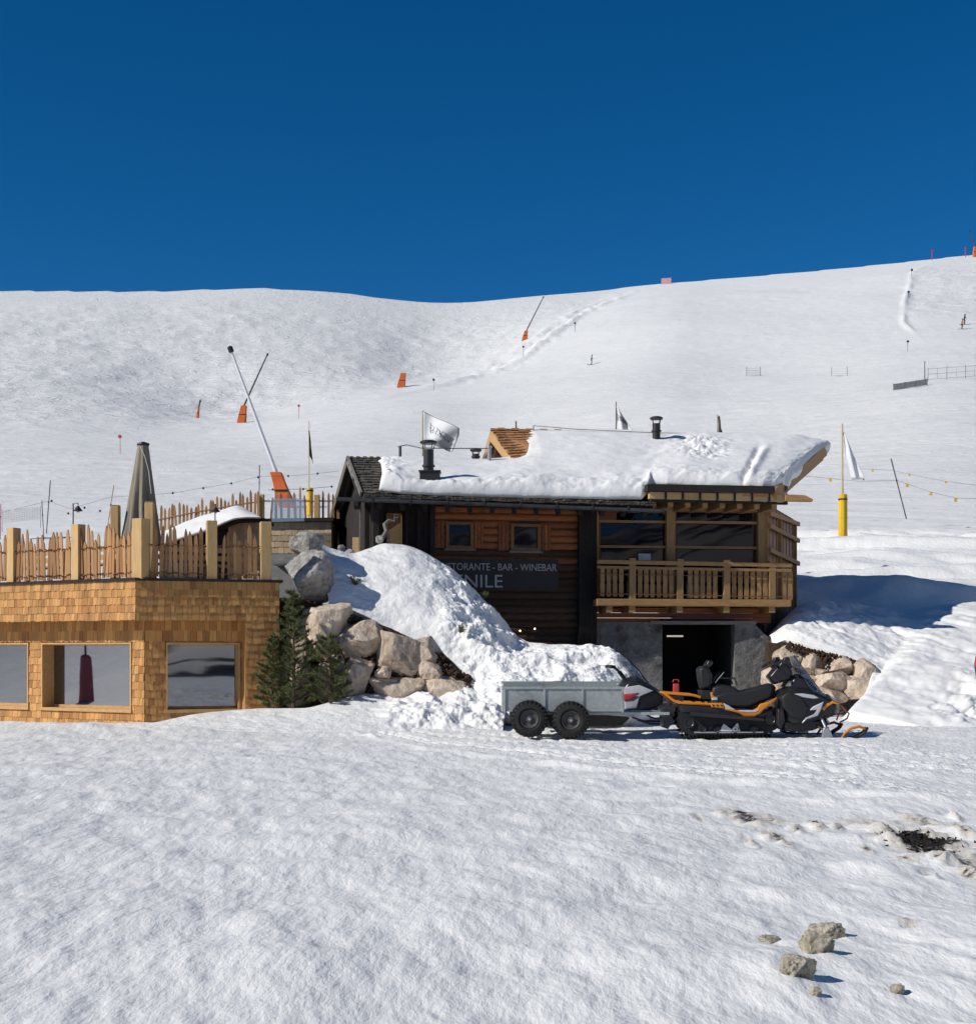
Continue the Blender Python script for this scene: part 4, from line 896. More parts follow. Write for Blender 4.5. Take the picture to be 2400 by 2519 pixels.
# bare patch and stays
mb = MB(); pts = [P(984, 1098, 33.2), P(984, 1140, 33.2)]; mb.tube(pts, .035, 8); tag(mb.build('roof_stub_pipe', 'lead', None), 'short grey pipe stub on the left roof ridge', 'pipe')
mb = MB(); pts = [P(1203, 1100, 32.9), P(1203, 1142, 32.9)]; mb.tube(pts, .05, 8); mb.lathe(pts[0], (0, 0, 1), [(-.02, .07), (.03, .07)], 10); tag(mb.build('vent_pipe', 'steel', None), 'grey metal vent pipe in front of the orange gable', 'pipe')
def wire(px, label, rad=.008, m='dark_pole', name='cable'):
    mb = MB(); mb.tube([P(*p) for p in px], rad, 5); return tag(mb.build(name, m, None), label, 'cable')
wire([(978, 1099, 33.2), (1000, 1094, 33.2), (1035, 1102, 32.8), (1120, 1103, 33), (1205, 1103, 33)], 'thin dark cable strung along the left roof ridge to the vent pipe', .012)
wire([(1312, 1046, 35), (1312, 1062, 35)], 'short thin rod on the upper ridge holding a cable', .012, name='cable_rod')
wire([(1312, 1047, 35), (1420, 1056, 35), (1600, 1064, 35.2), (1800, 1068, 35.4)], 'thin dark cable running along the upper roof ridge', .008)
wire([(1269, 1036, 35.6), (1269, 1062, 35.6)], 'short dark rod above the orange gable ridge', .02, name='ridge_rod')

# roof snow
Lp = [(0, 932, 1207, 29.35), (.06, 985, 1214, 29.3), (.2, 1140, 1221, 29.5), (.4, 1360, 1226, 29.8), (.59, 1578, 1228, 30.05), (.61, 1594, 1212, 30.2), (.625, 1600, 1194, 30.4), (.66, 1640, 1196, 30.3), (.8, 1760, 1199, 30.3), (.93, 1875, 1204, 30.35), (.97, 1905, 1204, 30.5), (1, 1930, 1192, 31)]
Up = [(0, 925, 1131, 33), (.1, 1010, 1131, 33), (.2, 1130, 1131, 33.2), (.25, 1200, 1134, 33.2), (.285, 1275, 1127, 33.5), (.315, 1316, 1119, 33.9), (.335, 1300, 1102, 34.3), (.352, 1288, 1088, 34.7), (.372, 1310, 1065, 35.2), (.44, 1430, 1061, 35.3), (.55, 1600, 1066, 35.4), (.6, 1640, 1078, 35.2), (.64, 1680, 1076, 35.3), (.7, 1740, 1068, 35.5), (.9, 1960, 1074, 35.6), (1, 2036, 1088, 35.7)]
nu, nvv = 420, 110
u = np.linspace(0, 1, nu); lp = np.array(Lp); up_ = np.array(Up)
def line(T): return np.stack([np.array(P(*[float(np.interp(a, T[:, 0], T[:, q])) for q in (1, 2, 3)])) for a in u])
Bq, Tq = line(lp), line(up_); V = []
Ls = np.concatenate([[0], np.cumsum(np.linalg.norm(np.diff(Bq, axis=0), axis=1))])
edge = np.minimum(1, np.minimum(u / .02, (1 - u) / .03)); edge = np.sqrt(np.clip(1 - (1 - edge) ** 2, 0, 1)); edge = np.where(u > .5, .55 + .45 * edge, edge)
def blur(Aq, n):
    k = np.hanning(2 * n + 1); k /= k.sum(); return np.stack([np.convolve(np.pad(Aq[:, q], n, mode='edge'), k, mode='valid') for q in range(3)], 1)
Bs, Ts = blur(Bq, 26), blur(Tq, 46); B0, T0 = Bq, Tq
V.append(Bq + np.array([0, .5, .02]))
for v in np.linspace(0, 1, nvv) ** 1.35:
    kb = min(1, v * 5); kt = v ** 5; Bq = B0 * (1 - kb) + Bs * kb; Tq = Ts * (1 - kt) + T0 * kt
    p = Bq + (Tq - Bq) * v; lip = math.sqrt(max(0, 1 - (1 - min(1, v / .075)) ** 2))
    th = (.33 + .07 * vn(u * 9, u * 0 + .5, 3)) * lip * (1 - .75 * v ** .8) * edge
    Lv = v * np.linalg.norm(Tq - Bq, axis=1)
    lump = .035 * fbm(Ls * 1.1, Lv * 1.1, 4, 11) + .04 * np.exp(-((v - .05) / .10) ** 2) * fbm(Ls * 4, Lv * 5, 4, 15)
    tr = np.exp(-(((u - .70) - .10 * (.75 - v)) / .05) ** 2) * sst(.25, .5, v) * sst(1.0, .8, v); tr2 = np.exp(-((u - .865 + .05 * (v - .2)) / .008) ** 2) * sst(.8, .5, v)
    lump = lump + tr * .11 * fbm(Ls * 6, Lv * 9, 3, 18) - .09 * tr2 * (1 + .5 * vn(Lv * 6, Ls * 6, 3)) + .07 * np.exp(-((u - .885 + .05 * (v - .2)) / .010) ** 2) * sst(.8, .5, v)
    lump = lump + .05 * sst(.10, .02, u) * fbm(Ls * 5, Lv * 5, 3, 23)
    # hollow round the flue box
    lump = lump - .12 * np.exp(-(((p[:, 0] + 1.28) / .4) ** 2 + ((p[:, 1] - 30.0) / .4) ** 2))
    jag = .05 * fbm(Ls * 3, Ls * 0 + 2.2, 3, 29) * max(0, 1 - v * 12)
    p = p + np.stack([np.zeros(nu), -.06 * lip * edge * (v < .4) + jag * 0, th + lump * (lip * .8 + .2)], 1); V.append(p)
ex_ = sst(.86, 1.0, u)[:, None]; V.append(V[-1] + np.array([0, .5, -.15]) * (1 - .9 * ex_) - ex_ * np.array([.05, 0, .08])); V.append(V[-1] + np.array([0, .6, -.5]) * (1 - .95 * ex_) - ex_ * np.array([.25, 0, .08]))
V = np.array(V); c1_ = V[:, -1:] + np.array([.07, 0, -.06]); c2_ = V[:, -1:] + np.array([.05, 0, -.22]); c3_ = V[:, -1:] + np.array([-.12, 0, -.30]); V = np.concatenate([V, c1_, c2_, c3_], 1)
h, wd = V.shape[:2]; mb = MB(); mb.v = [Vector(x) for x in V.reshape(-1, 3)]
mb.f = [(r * wd + c, r * wd + c + 1, (r + 1) * wd + c + 1, (r + 1) * wd + c) for r in range(h - 1) for c in range(wd - 1)]
tag(mb.build('roof_snow', 'snow_roof', None, smooth='all', fix=False), 'thick snow blanket covering the chalet roof', 'snow')

# ================================================================== snow banks and boulders
Bn = [((806, 1484, 26.35), (772, 1322, 27.9)), ((850, 1497, 26.3), (800, 1345, 27.9)), ((905, 1516, 26.3), (865, 1362, 28)), ((960, 1545, 26.2), (938, 1337, 28.3)), ((1015, 1570, 26.1), (1000, 1342, 28.5)),
      ((1080, 1600, 26), (1068, 1370, 28.5)), ((1130, 1640, 25.8), (1130, 1418, 28.4)), ((1165, 1690, 25.5), (1180, 1462, 28.3)), ((1180, 1745, 24.9), (1230, 1512, 28.1)), ((1220, 1768, 24.5), (1268, 1572, 27.8)),
      ((1290, 1775, 24.3), (1300, 1585, 27.4)), ((1400, 1775, 24.3), (1400, 1588, 27.2)), ((1480, 1772, 24.4), (1475, 1594, 27)), ((1530, 1770, 24.6), (1530, 1616, 26.8)), ((1572, 1768, 25), (1576, 1660, 26.5)), ((1600, 1765, 25.5), (1600, 1750, 26.2))]
def lumpA(u, v, a, b):
    k = sst(.22, .42, a); ridge = 1 - 2 * np.abs(vn((u - .5 * v) * 1.5, v * .9 + u * .3, 44))
    rag = fbm(u * 2.7, v * 2.7, 5, 33, .54) + .5 * np.clip(fbm(u * 1.3, v * 1.3, 2, 35), 0, 1)
    return k * (.085 * rag + .10 * ridge * sst(.9, .6, a)) + (1 - k) * (.03 * fbm(u * 2, v * 2, 4, 3)) + .05 * fbm(u * 1.1, v * 1.1, 2, 6)
sm = loft('snow_mound', 'snow_bank', Bn, 520, 230, lambda a: .18 + .22 * np.sin(np.pi * np.clip(a, 0, 1)), lumpA, back=(0, 1.5, -1.6), skirt=(0, .8, -.3))
tag(sm, 'large lumpy snow mound heaped over boulders against the chalet', 'snow mound')
Ap = [((300, 1806, 23.3), (318, 1790, 24.1)), ((400, 1804, 23.3), (405, 1772, 24.7)), ((480, 1802, 23.4), (480, 1756, 25.0)), ((560, 1800, 23.4), (560, 1748, 25.3)), ((640, 1798, 23.4), (640, 1743, 25.4)), ((760, 1797, 23.5), (760, 1742, 25)), ((860, 1796, 23.6), (850, 1716, 25.4)), ((930, 1795, 23.7), (930, 1700, 25.8)), ((1040, 1794, 23.8), (1040, 1702, 25.8)), ((1110, 1793, 23.8), (1120, 1690, 25.9)), ((1170, 1793, 23.8), (1190, 1690, 25.9)), ((1240, 1793, 23.8), (1245, 1740, 25.4))]
ap = loft('snow_apron', 'snow_bank', Ap, 360, 70, lambda a: .02 + .16 * sst(.62, .8, a), lambda u, v, a, b: (.012 + .08 * sst(.62, .78, a)) * fbm(u * 3.4, v * 3.4, 5, 71, .55), back=(0, 1.0, -.5), skirt=(0, -.3, -.15))
tag(ap, 'clumpy snow spilling from the boulders down to the track', 'snow bank')
Rb = [((1896, 1588, 30.4), (1880, 1575, 31.2)), ((1930, 1574, 30.2), (1925, 1525, 31.8)), ((1962, 1580, 30.0), (1962, 1490, 33)), ((2000, 1592, 29.8), (2020, 1474, 34)), ((2060, 1608, 29.5), (2095, 1482, 34.5)), ((2120, 1627, 29.3), (2155, 1494, 34.5)), ((2147, 1648, 29.0), (2225, 1500, 34.5)),
      ((2136, 1702, 28.0), (2292, 1492, 34.5)), ((2085, 1750, 26.2), (2400, 1480, 35)), ((2250, 1785, 25.0), (2560, 1470, 36)), ((2600, 1800, 24.5), (2800, 1465, 37)), ((3000, 1800, 24.5), (3100, 1465, 38))]
def lumpR(u, v, a, b):
    groove = np.exp(-((np.abs(vn(u * .5 + v * .35, u * .25 - v * .1, 9))) / .10) ** 2)
    foot = sst(.45, .6, a) * sst(.55, .2, b + 0 * u)
    return .07 * fbm(u * .9, v * .9, 4, 5, .55) + .03 * fbm(u * 3, v * 2.2, 4, 53, .6) - .05 * groove * sst(.15, .4, b + 0 * u) * sst(.95, .7, b + 0 * u) + foot * .15 * fbm(u * 3, v * 2.4, 4, 51, .6)
rb = loft('snow_bank', 'snow_smooth', Rb, 420, 170, lambda a: .22 - .18 * sst(.5, .7, a), lumpR, back=(0, 2.5, -1.8), skirt=(0, .7, -.25))
tag(rb, 'smooth wind carved snow bank above the stone wall right of the chalet', 'snow bank')

def soil(name, pts, parent, seed, w=.12, n=420):
    mb = MB(); rnd = random.Random(seed)
    for a, b in zip(pts[:-1], pts[1:]):
        A_, B_ = P(*a), P(*b); L = (B_ - A_).length; m_ = max(6, int(L * n / 6))
        for k in range(m_):
            q = A_.lerp(B_, rnd.random()) + Vector((rnd.gauss(0, .03), rnd.uniform(-.10, .05), -abs(rnd.gauss(0, w * .6)) - .02)); r = rnd.uniform(.025, .06)
            vs = [q + Vector((rnd.gauss(0, 1), rnd.gauss(0, 1), rnd.gauss(0, 1))).normalized() * r * rnd.uniform(.7, 1.1) for _ in range(6)]
            vs = [q + d_ * r * rnd.uniform(.7, 1.2) for d_ in (Vector((0, 0, 1)), Vector((1, 0, .2)), Vector((0, 1, 0)), Vector((-1, 0, -.1)), Vector((0, -1, 0)), Vector((0, 0, -1)))]
            mb.add(vs, [(0, 1, 2), (0, 2, 3), (0, 3, 4), (0, 4, 1), (5, 2, 1), (5, 3, 2), (5, 4, 3), (5, 1, 4)])
    o = mb.build(name, 'soil', parent, fix=False); o['kind'] = 'stuff'; return o
bw = thing('boulder_wall', 'retaining wall of pale granite boulders with brown turf joints under the snow mound', 'stone wall', P(950, 1720, 26))
for k, (b_, Y) in enumerate([((728, 862, 1484, 1618), 26.1), ((838, 940, 1526, 1618), 25.95), ((920, 1036, 1552, 1664), 25.8), ((985, 1082, 1566, 1640), 26.0), ((842, 918, 1608, 1712), 25.8), ((912, 1046, 1656, 1730), 25.7), ((1034, 1164, 1662, 1730), 25.65), ((760, 852, 1606, 1740), 26.0), ((1024, 1090, 1622, 1672), 25.8), ((925, 960, 1640, 1668), 25.7), ((690, 765, 1560, 1740), 26.2)]):
    b_ = (b_[0] - 4, b_[1] + 5, b_[2] - 2, b_[3] + 5)
    rock('boulder', 'granite', b_, Y, bw, depth=.40, seed=k * 5 + 3, cuts=15, sub=5, amp=.07)
mb = MB(); mb.add([P(700, 1480, 26.9), P(800, 1490, 26.9), P(700, 1760, 26.9)], [range(3)]); mb.prism([P(676, 1470, 26.45), P(760, 1475, 26.35), P(960, 1545, 26.1), P(1090, 1610, 25.9), P(1165, 1690, 25.75), P(1170, 1760, 25.75), P(676, 1760, 26.1)], (0, .4, 0)); mb.build('soil_core', 'soil', bw)
soil('turf', [(760, 1478, 26.15), (850, 1503, 26.1), (960, 1552, 26.05), (1090, 1612, 25.85)], bw, 1, .16, 700); soil('turf', [(1080, 1625, 25.75), (1155, 1660, 25.6), (1168, 1700, 25.5)], bw, 2, .3, 900)
soil('turf', [(925, 1560, 25.95), (915, 1620, 25.8), (912, 1700, 25.65)], bw, 3, .1, 500); soil('turf', [(920, 1655, 25.7), (1040, 1660, 25.65)], bw, 4, .08, 500); soil('turf', [(850, 1590, 26), (835, 1620, 25.9), (905, 1610, 25.85)], bw, 5, .08, 400)
bb = rock('standing_boulder', 'granite_grey', (700, 822, 1352, 1486), 26.5, None, depth=.5, seed=40, cuts=9, sub=5, amp=.12, sq=.8); tag(bb, 'big rounded grey boulder standing beside the shingled building', 'boulder')
bb = rock('pointed_boulder', 'granite_grey', (712, 800, 1308, 1382), 27.0, None, depth=.45, seed=61, cuts=11, amp=.12, sq=.85); tag(bb, 'pointed grey boulder peeking up behind the rounded one', 'boulder')
for k, (b_, Y, lb) in enumerate([((830, 850, 1340, 1368), 28.6, 'small grey stone leaning at the foot of the dark porch'), ((846, 874, 1350, 1372), 28.4, 'flat grey stone half buried behind the snow mound')]):
    tag(rock('porch_stone', 'granite_grey', b_, Y, None, seed=k + 80, sub=3), lb, 'stone')
mb = MB(); mb.pxp([(867, 1366), (867, 1322), (883, 1322), (883, 1366)], 28.9, .05); tag(mb.build('pale_board', 'larch', None, bevel=.006), 'pale upright board behind the snow mound at the porch', 'board')
# carved root and animal skull like driftwood on the porch
rt2 = thing('driftwood', 'bleached driftwood root standing on top of the snow mound', 'driftwood', P(936, 1345, 28.7))
rd = rock('knob', 'granite_grey', (924, 944, 1317, 1338), 28.7, rt2, seed=12, sub=3)
mb = MB(); mb.tube([P(934, 1352, 28.75), P(936, 1330, 28.7), P(950, 1308, 28.8), P(946, 1290, 28.85), P(956, 1280, 28.9), P(968, 1282, 28.9)], [.05, .05, .045, .05, .035, .015], 8); mb.tube([P(950, 1308, 28.8), P(957, 1322, 28.8), P(955, 1335, 28.8)], [.04, .03, .02], 7); mb.build('branch', 'grey_wood', rt2, smooth=True)
dv = P(974, 1274, 29.3); hb = thing('hanging_letter', 'small white carved letter hanging on the dark porch', 'ornament', dv)
mb = MB(); s = 29.3 / F; mb.tube([dv + Vector((-5 * s, 0, -10 * s)), dv + Vector((-4 * s, 0, 9 * s)), dv + Vector((4 * s, 0, 9 * s)), dv + Vector((5 * s, 0, 2 * s)), dv + Vector((-4 * s, 0, 0))], .014, 6); mb.build('stroke', 'letter', hb)

sw = thing('stone_wall', 'low wall of pale stones topped with turf right of the garage', 'stone wall', P(2020, 1700, 29))
for k, (b_, Y) in enumerate([((1898, 1972, 1584, 1662), 29.9), ((1968, 2030, 1600, 1668), 29.6), ((2028, 2102, 1612, 1660), 29.35), ((2098, 2146, 1618, 1690), 29.1), ((2006, 2092, 1652, 1706), 28.9), ((1872, 1930, 1636, 1700), 29.6), ((2004, 2030, 1645, 1662), 29.2), ((1925, 2010, 1655, 1716), 29.3), ((2070, 2140, 1660, 1722), 28.8), ((1985, 2085, 1690, 1735), 28.7)]):
    rock('stone', 'granite', b_, Y, sw, depth=.33, seed=k * 7 + 100, cuts=15, sub=5, amp=.07)
mb = MB(); mb.prism([P(1890, 1580, 30.3), P(2000, 1594, 30.1), P(2120, 1628, 29.7), P(2140, 1655, 29.5), P(2095, 1690, 29.5), P(1890, 1715, 30)], (0, .4, 0)); mb.build('soil_core', 'soil', sw)
soil('turf', [(1935, 1578, 29.7), (2000, 1598, 29.55), (2070, 1614, 29.3), (2140, 1634, 29.0)], sw, 8, .13, 800); soil('turf', [(2030, 1605, 29.4), (2020, 1650, 29.2), (2010, 1665, 29.1)], sw, 9, .1, 400)

# stones lying in the foreground snow
for k, (b_, Y, lb, nm) in enumerate([((1990, 2080, 2272, 2324), 6.75, 'ribbed pale stone at the top of the three big ones', 's'), ((1966, 2052, 2315, 2384), 6.25, 'angular brown stone in the middle of the three big ones', 's'), ((1914, 2008, 2386, 2460), 5.75, 'largest ribbed grey stone at the bottom of the three big ones', 's'),
        ((1988, 2020, 2456, 2484), 5.5, 'small angular stone just below the big ribbed grey one', 's'), ((2187, 2224, 2444, 2476), 5.6, 'small round stone alone at the lower right', 's'), ((1864, 1920, 2311, 2334), 6.6, 'flat thin brown stone left of the three big ones', 's')]):
    x0, x1, y0, y1 = b_; Yb = Y; o = rock('foreground_stone', 'stone', b_, Yb, None, depth=(x1 - x0) / 2 / F * Y * .85, seed=k * 11 + 200, cuts=12, sub=5, amp=.20, sq=.75, rib=.05)
    cz = P(0, y1, Y).z; q = P((x0 + x1) / 2, HZ, Y); dz = gz(q.x, q.y) - cz - .27 * (y1 - y0) / F * Y; o.location.z += dz
    tag(o, lb, 'stone', 'stones lying in the foreground snow')
# clods of bare earth
mb = MB(); rnd = random.Random(5); dx, dy, ax, ay, _ = DIRT[0]
cx_ = np.array([(dx + rnd.gauss(0, ax * .42), dy + rnd.gauss(0, ay * .34)) for k in range(900)]); cz_ = ground(cx_[:, 0], cx_[:, 1])[0]
for k in range(420):
    r = rnd.uniform(.006, .024); q = Vector((cx_[k, 0], cx_[k, 1], cz_[k] + r * .2))
    vs = [q + Vector((rnd.gauss(0, 1), rnd.gauss(0, 1), rnd.gauss(0, .7))).normalized() * r * rnd.uniform(.6, 1.4) for _ in range(6)]
    mb.add(vs, [(0, 1, 2), (0, 2, 3), (0, 3, 4), (0, 4, 1), (5, 2, 1), (5, 3, 2), (5, 4, 3), (5, 1, 4)])
tag(mb.build('earth_clods', 'earth', None, fix=False), 'dark bare earth clods showing through the snow', 'soil', kind='stuff')

# ================================================================== small conifers
def conifer(px, ytop, ybot, Y, rmax, label, seed):
    rnd = random.Random(seed); a = P(px, ybot, Y); H = P(px, ytop, Y).z - a.z; t = thing('young_conifer', label, 'tree', a, 'young conifers by the wall')
    bend = Vector((rnd.gauss(0, .03), 0, 0)); mb = MB(); axis = lambda h: a + Vector((bend.x * math.sin(h * 4), .02 * math.sin(h * 5), H * h))
    mb.tube([axis(i / 8) for i in range(9)], [.035 * (1 - i / 9) + .004 for i in range(9)], 7)
    tips = []
    nb = int(50 * H / 2)
    for i in range(nb):
        h = .04 + .93 * (i / nb) ** 1.0; az = i * 2.399 + rnd.uniform(-.4, .4); L = rmax * (1 - h) ** .75 * rnd.uniform(.6, 1.15) + .07
        d = Vector((math.cos(az), math.sin(az), rnd.uniform(.25, .65))); p0 = axis(h); pts = [p0]
        for k in range(1, 5): pts.append(p0 + Vector((d.x, d.y, 0)) * L * k / 4 + Vector((0, 0, d.z * L * (k / 4) ** 1.3)))
        mb.tube(pts, [.010, .008, .006, .005, .003], 4); tips.append((pts, L))
    mb.build('trunk', 'bark', t, smooth=True)
    vs, fs = [], []
    def needle(p, d, l):
        n = d.cross(Vector((rnd.gauss(0, 1), rnd.gauss(0, 1), rnd.gauss(0, 1)))).normalized() * .0065; o = len(vs)
        vs.extend([p - n, p + n, p + d * l]); fs.append((o, o + 1, o + 2))
    def tuft(p, d, cnt, l):
        for _ in range(cnt):
            e = (d * .9 + Vector((rnd.gauss(0, .6), rnd.gauss(0, .6), rnd.gauss(0, .5) + .15))).normalized(); needle(p + Vector((rnd.gauss(0, .006),) * 3), e, l * rnd.uniform(.6, 1.25))
    for pts, L in tips:
        for k in range(4):
            seg = pts[k + 1] - pts[k]; m_ = max(3, int(seg.length / .016))
            for q in range(m_):
                if k == 0 and q < m_ * .4: continue
                tuft(pts[k].lerp(pts[k + 1], q / m_), seg.normalized(), 6, .085)
        for _ in range(3):          # side twigs
            k = rnd.randrange(1, 4); p = pts[k].lerp(pts[k + 1], rnd.random()); d = (pts[k + 1] - pts[k]).normalized(); sd_ = (d + Vector((rnd.gauss(0, .8), rnd.gauss(0, .8), rnd.uniform(0, .6)))).normalized()
            for q in range(7): tuft(p + sd_ * L * .35 * q / 7, sd_, 8, .08)
    for q in range(12): tuft(axis(.9 + q * .0085), Vector((0, 0, 1)), 8, .07)
    c = MB(); c.v = vs; c.f = fs; c.build('crown', 'needle', t, fix=False)
conifer(722, 1452, 1752, 25.35, .50, 'taller young conifer against the end of the shingled wall', 3)
conifer(812, 1560, 1752, 25.2, .42, 'shorter young conifer in front of the boulders', 4)
conifer(672, 1560, 1754, 25.4, .26, 'slender young conifer closest to the shingled wall', 5)
def sprig(px, py, Y, h, label, seed):
    rnd = random.Random(seed); a = P(px, py, Y); t = thing('conifer_sprig', label, 'plant', a, 'sprigs poking out of the mound'); vs, fs = [], []; mb = MB()
    for b in range(6):
        d = Vector((rnd.gauss(0, .5), rnd.gauss(0, .5) - .2, 1)).normalized(); L = h * rnd.uniform(.5, 1); mb.tube([a, a + d * L], [.006, .003], 4)
        for q in range(28):
            p = a + d * L * rnd.uniform(.15, 1); e = (d + Vector((rnd.gauss(0, .9), rnd.gauss(0, .9), rnd.gauss(0, .5)))).normalized(); n = e.cross(Vector((rnd.random(), rnd.random(), rnd.random()))).normalized() * .008; o = len(vs); vs.extend([p - n, p + n, p + e * .07]); fs.append((o, o + 1, o + 2))
    mb.build('stem', 'bark', t); c = MB(); c.v = vs; c.f = fs; c.build('needles', 'needle', t, fix=False)
sprig(874, 1442, 26.75, .22, 'small green sprig on the left of the snow mound', 1); sprig(1131, 1558, 25.9, .2, 'small dark sprig low on the right of the snow mound', 2)
sprig(1190, 1475, 28.2, .22, 'dry sprig on the mound edge below the sign', 3)

# ================================================================== trailer
VY = 22.0; VS = VY / F
tr = thing('utility_trailer', 'grey galvanised two axle utility trailer with fat black tyres', 'trailer', P(1380, 1815, VY))
def pp(px, py, Y=VY): return Vector(((px - CX) * VS, Y, CAMZ + (HZ - py) * VS))     # side view of the vehicles at the track
NY, FY = VY - .42, VY + .52
def panel(name, m, x0, x1, y0, y1, Ya, Yb, parent, bevel=.004):
    mb = MB(); a, b = pp(x0, y1), pp(x1, y0); mb.box(((a.x + b.x) / 2, (Ya + Yb) / 2, (a.z + b.z) / 2), (b.x - a.x, Yb - Ya, b.z - a.z)); return mb.build(name, m, parent, bevel=bevel)
panel('near_side', 'galv', 1238, 1524, 1693, 1748, NY, NY + .025, tr); panel('far_side', 'galv', 1238, 1524, 1682, 1748, FY - .025, FY, tr)
panel('tailboard', 'galv', 1234, 1240, 1690, 1748, NY - .01, FY + .01, tr); panel('headboard', 'galv', 1522, 1528, 1690, 1748, NY - .01, FY + .01, tr)
panel('floor', 'galv', 1240, 1524, 1742, 1748, NY + .02, FY - .02, tr)
for Ya, yo in ((NY - .02, 0), (FY - .025, -10)): panel('top_rim', 'galv', 1234, 1529, 1688 + yo, 1693.5 + yo, Ya, Ya + .05, tr)
for x in (1238, 1334, 1426, 1522): panel('upright', 'galv', x, x + 5, 1693, 1750, NY - .018, NY, tr)
for x in (1241, 1517):
    for y in (1704, 1720, 1736): mb = MB(); mb.lathe(pp(x, y, NY - .018), (0, -1, 0), [(0, .008), (.008, .006)], 8); mb.build('bolt', 'steel', tr)
panel('chassis_rail', 'galv', 1260, 1640, 1750, 1757, NY + .1, NY + .16, tr); panel('chassis_rail', 'galv', 1260, 1640, 1750, 1757, FY - .2, FY - .14, tr)
mb = MB(); mb.tube([pp(1524, 1752, VY + .05), pp(1600, 1756, VY + .05), pp(1662, 1742, VY + .02)], .028, 8); mb.build('drawbar', 'steel', tr, smooth=True)
mb = MB(); mb.tube([pp(1450, 1752, NY + .13), pp(1560, 1762, VY + .05)], .02, 8); mb.tube([pp(1450, 1752, FY - .17), pp(1560, 1762, VY + .05)], .02, 8); mb.build('drawbar_brace', 'steel', tr)
def wheel(px, py, Yc, r, parent, wd=.24):
    c = pp(px, py, Yc); mb = MB(); prof = []
    for k in range(13):
        a = math.pi * (k / 12); prof.append((-math.cos(a) * wd / 2, r * (.60 + .37 * math.sin(a) ** .45)))
    prof = [(-wd * .22, r * .47), (-wd * .40, r * .52)] + prof + [(wd * .40, r * .52), (wd * .22, r * .47)]
    mb.lathe(c, (0, 1, 0), prof, 36)
    for k in range(26):
        a = 2 * math.pi * k / 26
        for side in (-1, 1):
            q = a + side * .06; rot = Matrix.Rotation(-q, 3, 'Y'); mb.box(c + rot @ Vector((0, 0, r * .965)) + Vector((0, side * wd * .26, 0)), (r * .12, wd * .30, r * .06), rot)
            mb.box(c + rot @ Vector((0, 0, r * .88)) + Vector((0, side * wd * .46, 0)), (r * .09, wd * .06, r * .13), rot)
    ty = mb.build('tyre', 'rubber', parent, smooth=35)
    mb = MB(); mb.lathe(c, (0, 1, 0), [(-wd * .24, r * .47), (-wd * .42, r * .50), (-wd * .43, r * .46), (-wd * .30, r * .38), (-wd * .26, r * .20), (-wd * .36, r * .17), (-wd * .38, r * .05), (wd * .24, r * .05), (wd * .24, r * .47)], 24); mb.build('rim', 'dark_pole', ty, smooth=35)
    mb = MB(); mb.lathe(c + Vector((0, -wd * .38, 0)), (0, -1, 0), [(-.02, r * .085), (.015, r * .075), (.02, r * .03)], 12); mb.build('hub_cap', 'steel', ty, smooth=35)
    for k in range(5):
        a = 2 * math.pi * k / 5; mb = MB(); mb.lathe(c + Vector((math.cos(a) * r * .28, -wd * .27, math.sin(a) * r * .28)), (0, -1, 0), [(-.01, r * .035), (.012, r * .03)], 6); mb.build('wheel_nut', 'iron', ty)
for Yc in (NY - .15, FY + .15):
    wheel(1299, 1764, Yc, .29, tr); wheel(1398, 1767, Yc, .295, tr)
for px, py in ((1299, 1764), (1398, 1767)): mb = MB(); mb.tube([pp(px, py, NY - .2), pp(px, py, FY + .2)], .022, 8); mb.build('axle', 'iron', tr)
mb = MB(); mb.beam(pp(1299, 1762, NY + .1), pp(1398, 1765, NY + .1), .04, .05); mb.build('bogie', 'iron', tr)
mb = MB(); mb.tube([pp(1360, 1690, FY), pp(1365, 1680, FY), pp(1390, 1679, FY), pp(1398, 1690, FY)], .018, 8); mb.build('grab_handle', 'iron', tr, smooth=True)

# ================================================================== snowmobiles
def body(name, m, poly, yc, hw, parent, inset=.86, zsc=None, bevel=.012, smooth=35, mid=.6):
    pts = [pp(x, y) for x, y in poly]; n = len(pts); c = sum(pts, Vector()) / n; mb = MB(); vs = []
    for t, k in ((-1, inset), (-mid, 1), (mid, 1), (1, inset)):
        for p in pts:
            q = c + (p - c) * k; vs.append(Vector((q.x, yc + hw * t, q.z)))
    fs = [[i for i in range(n)][::-1], [3 * n + i for i in range(n)]] + [(j * n + i, j * n + (i + 1) % n, (j + 1) * n + (i + 1) % n, (j + 1) * n + i) for j in range(3) for i in range(n)]
    mb.add(vs, fs); return mb.build(name, m, parent, smooth=smooth, bevel=bevel)
def tb_(name, m, px, rad, parent, n=8):
    mb = MB(); mb.tube([pp(*p) for p in px], rad, n); return mb.build(name, m, parent, smooth=True)
YC = VY - .02
sm1 = thing('snowmobile', 'black and orange utility snowmobile with rear rack and orange skis parked on the track', 'snowmobile', P(1860, 1815, VY))
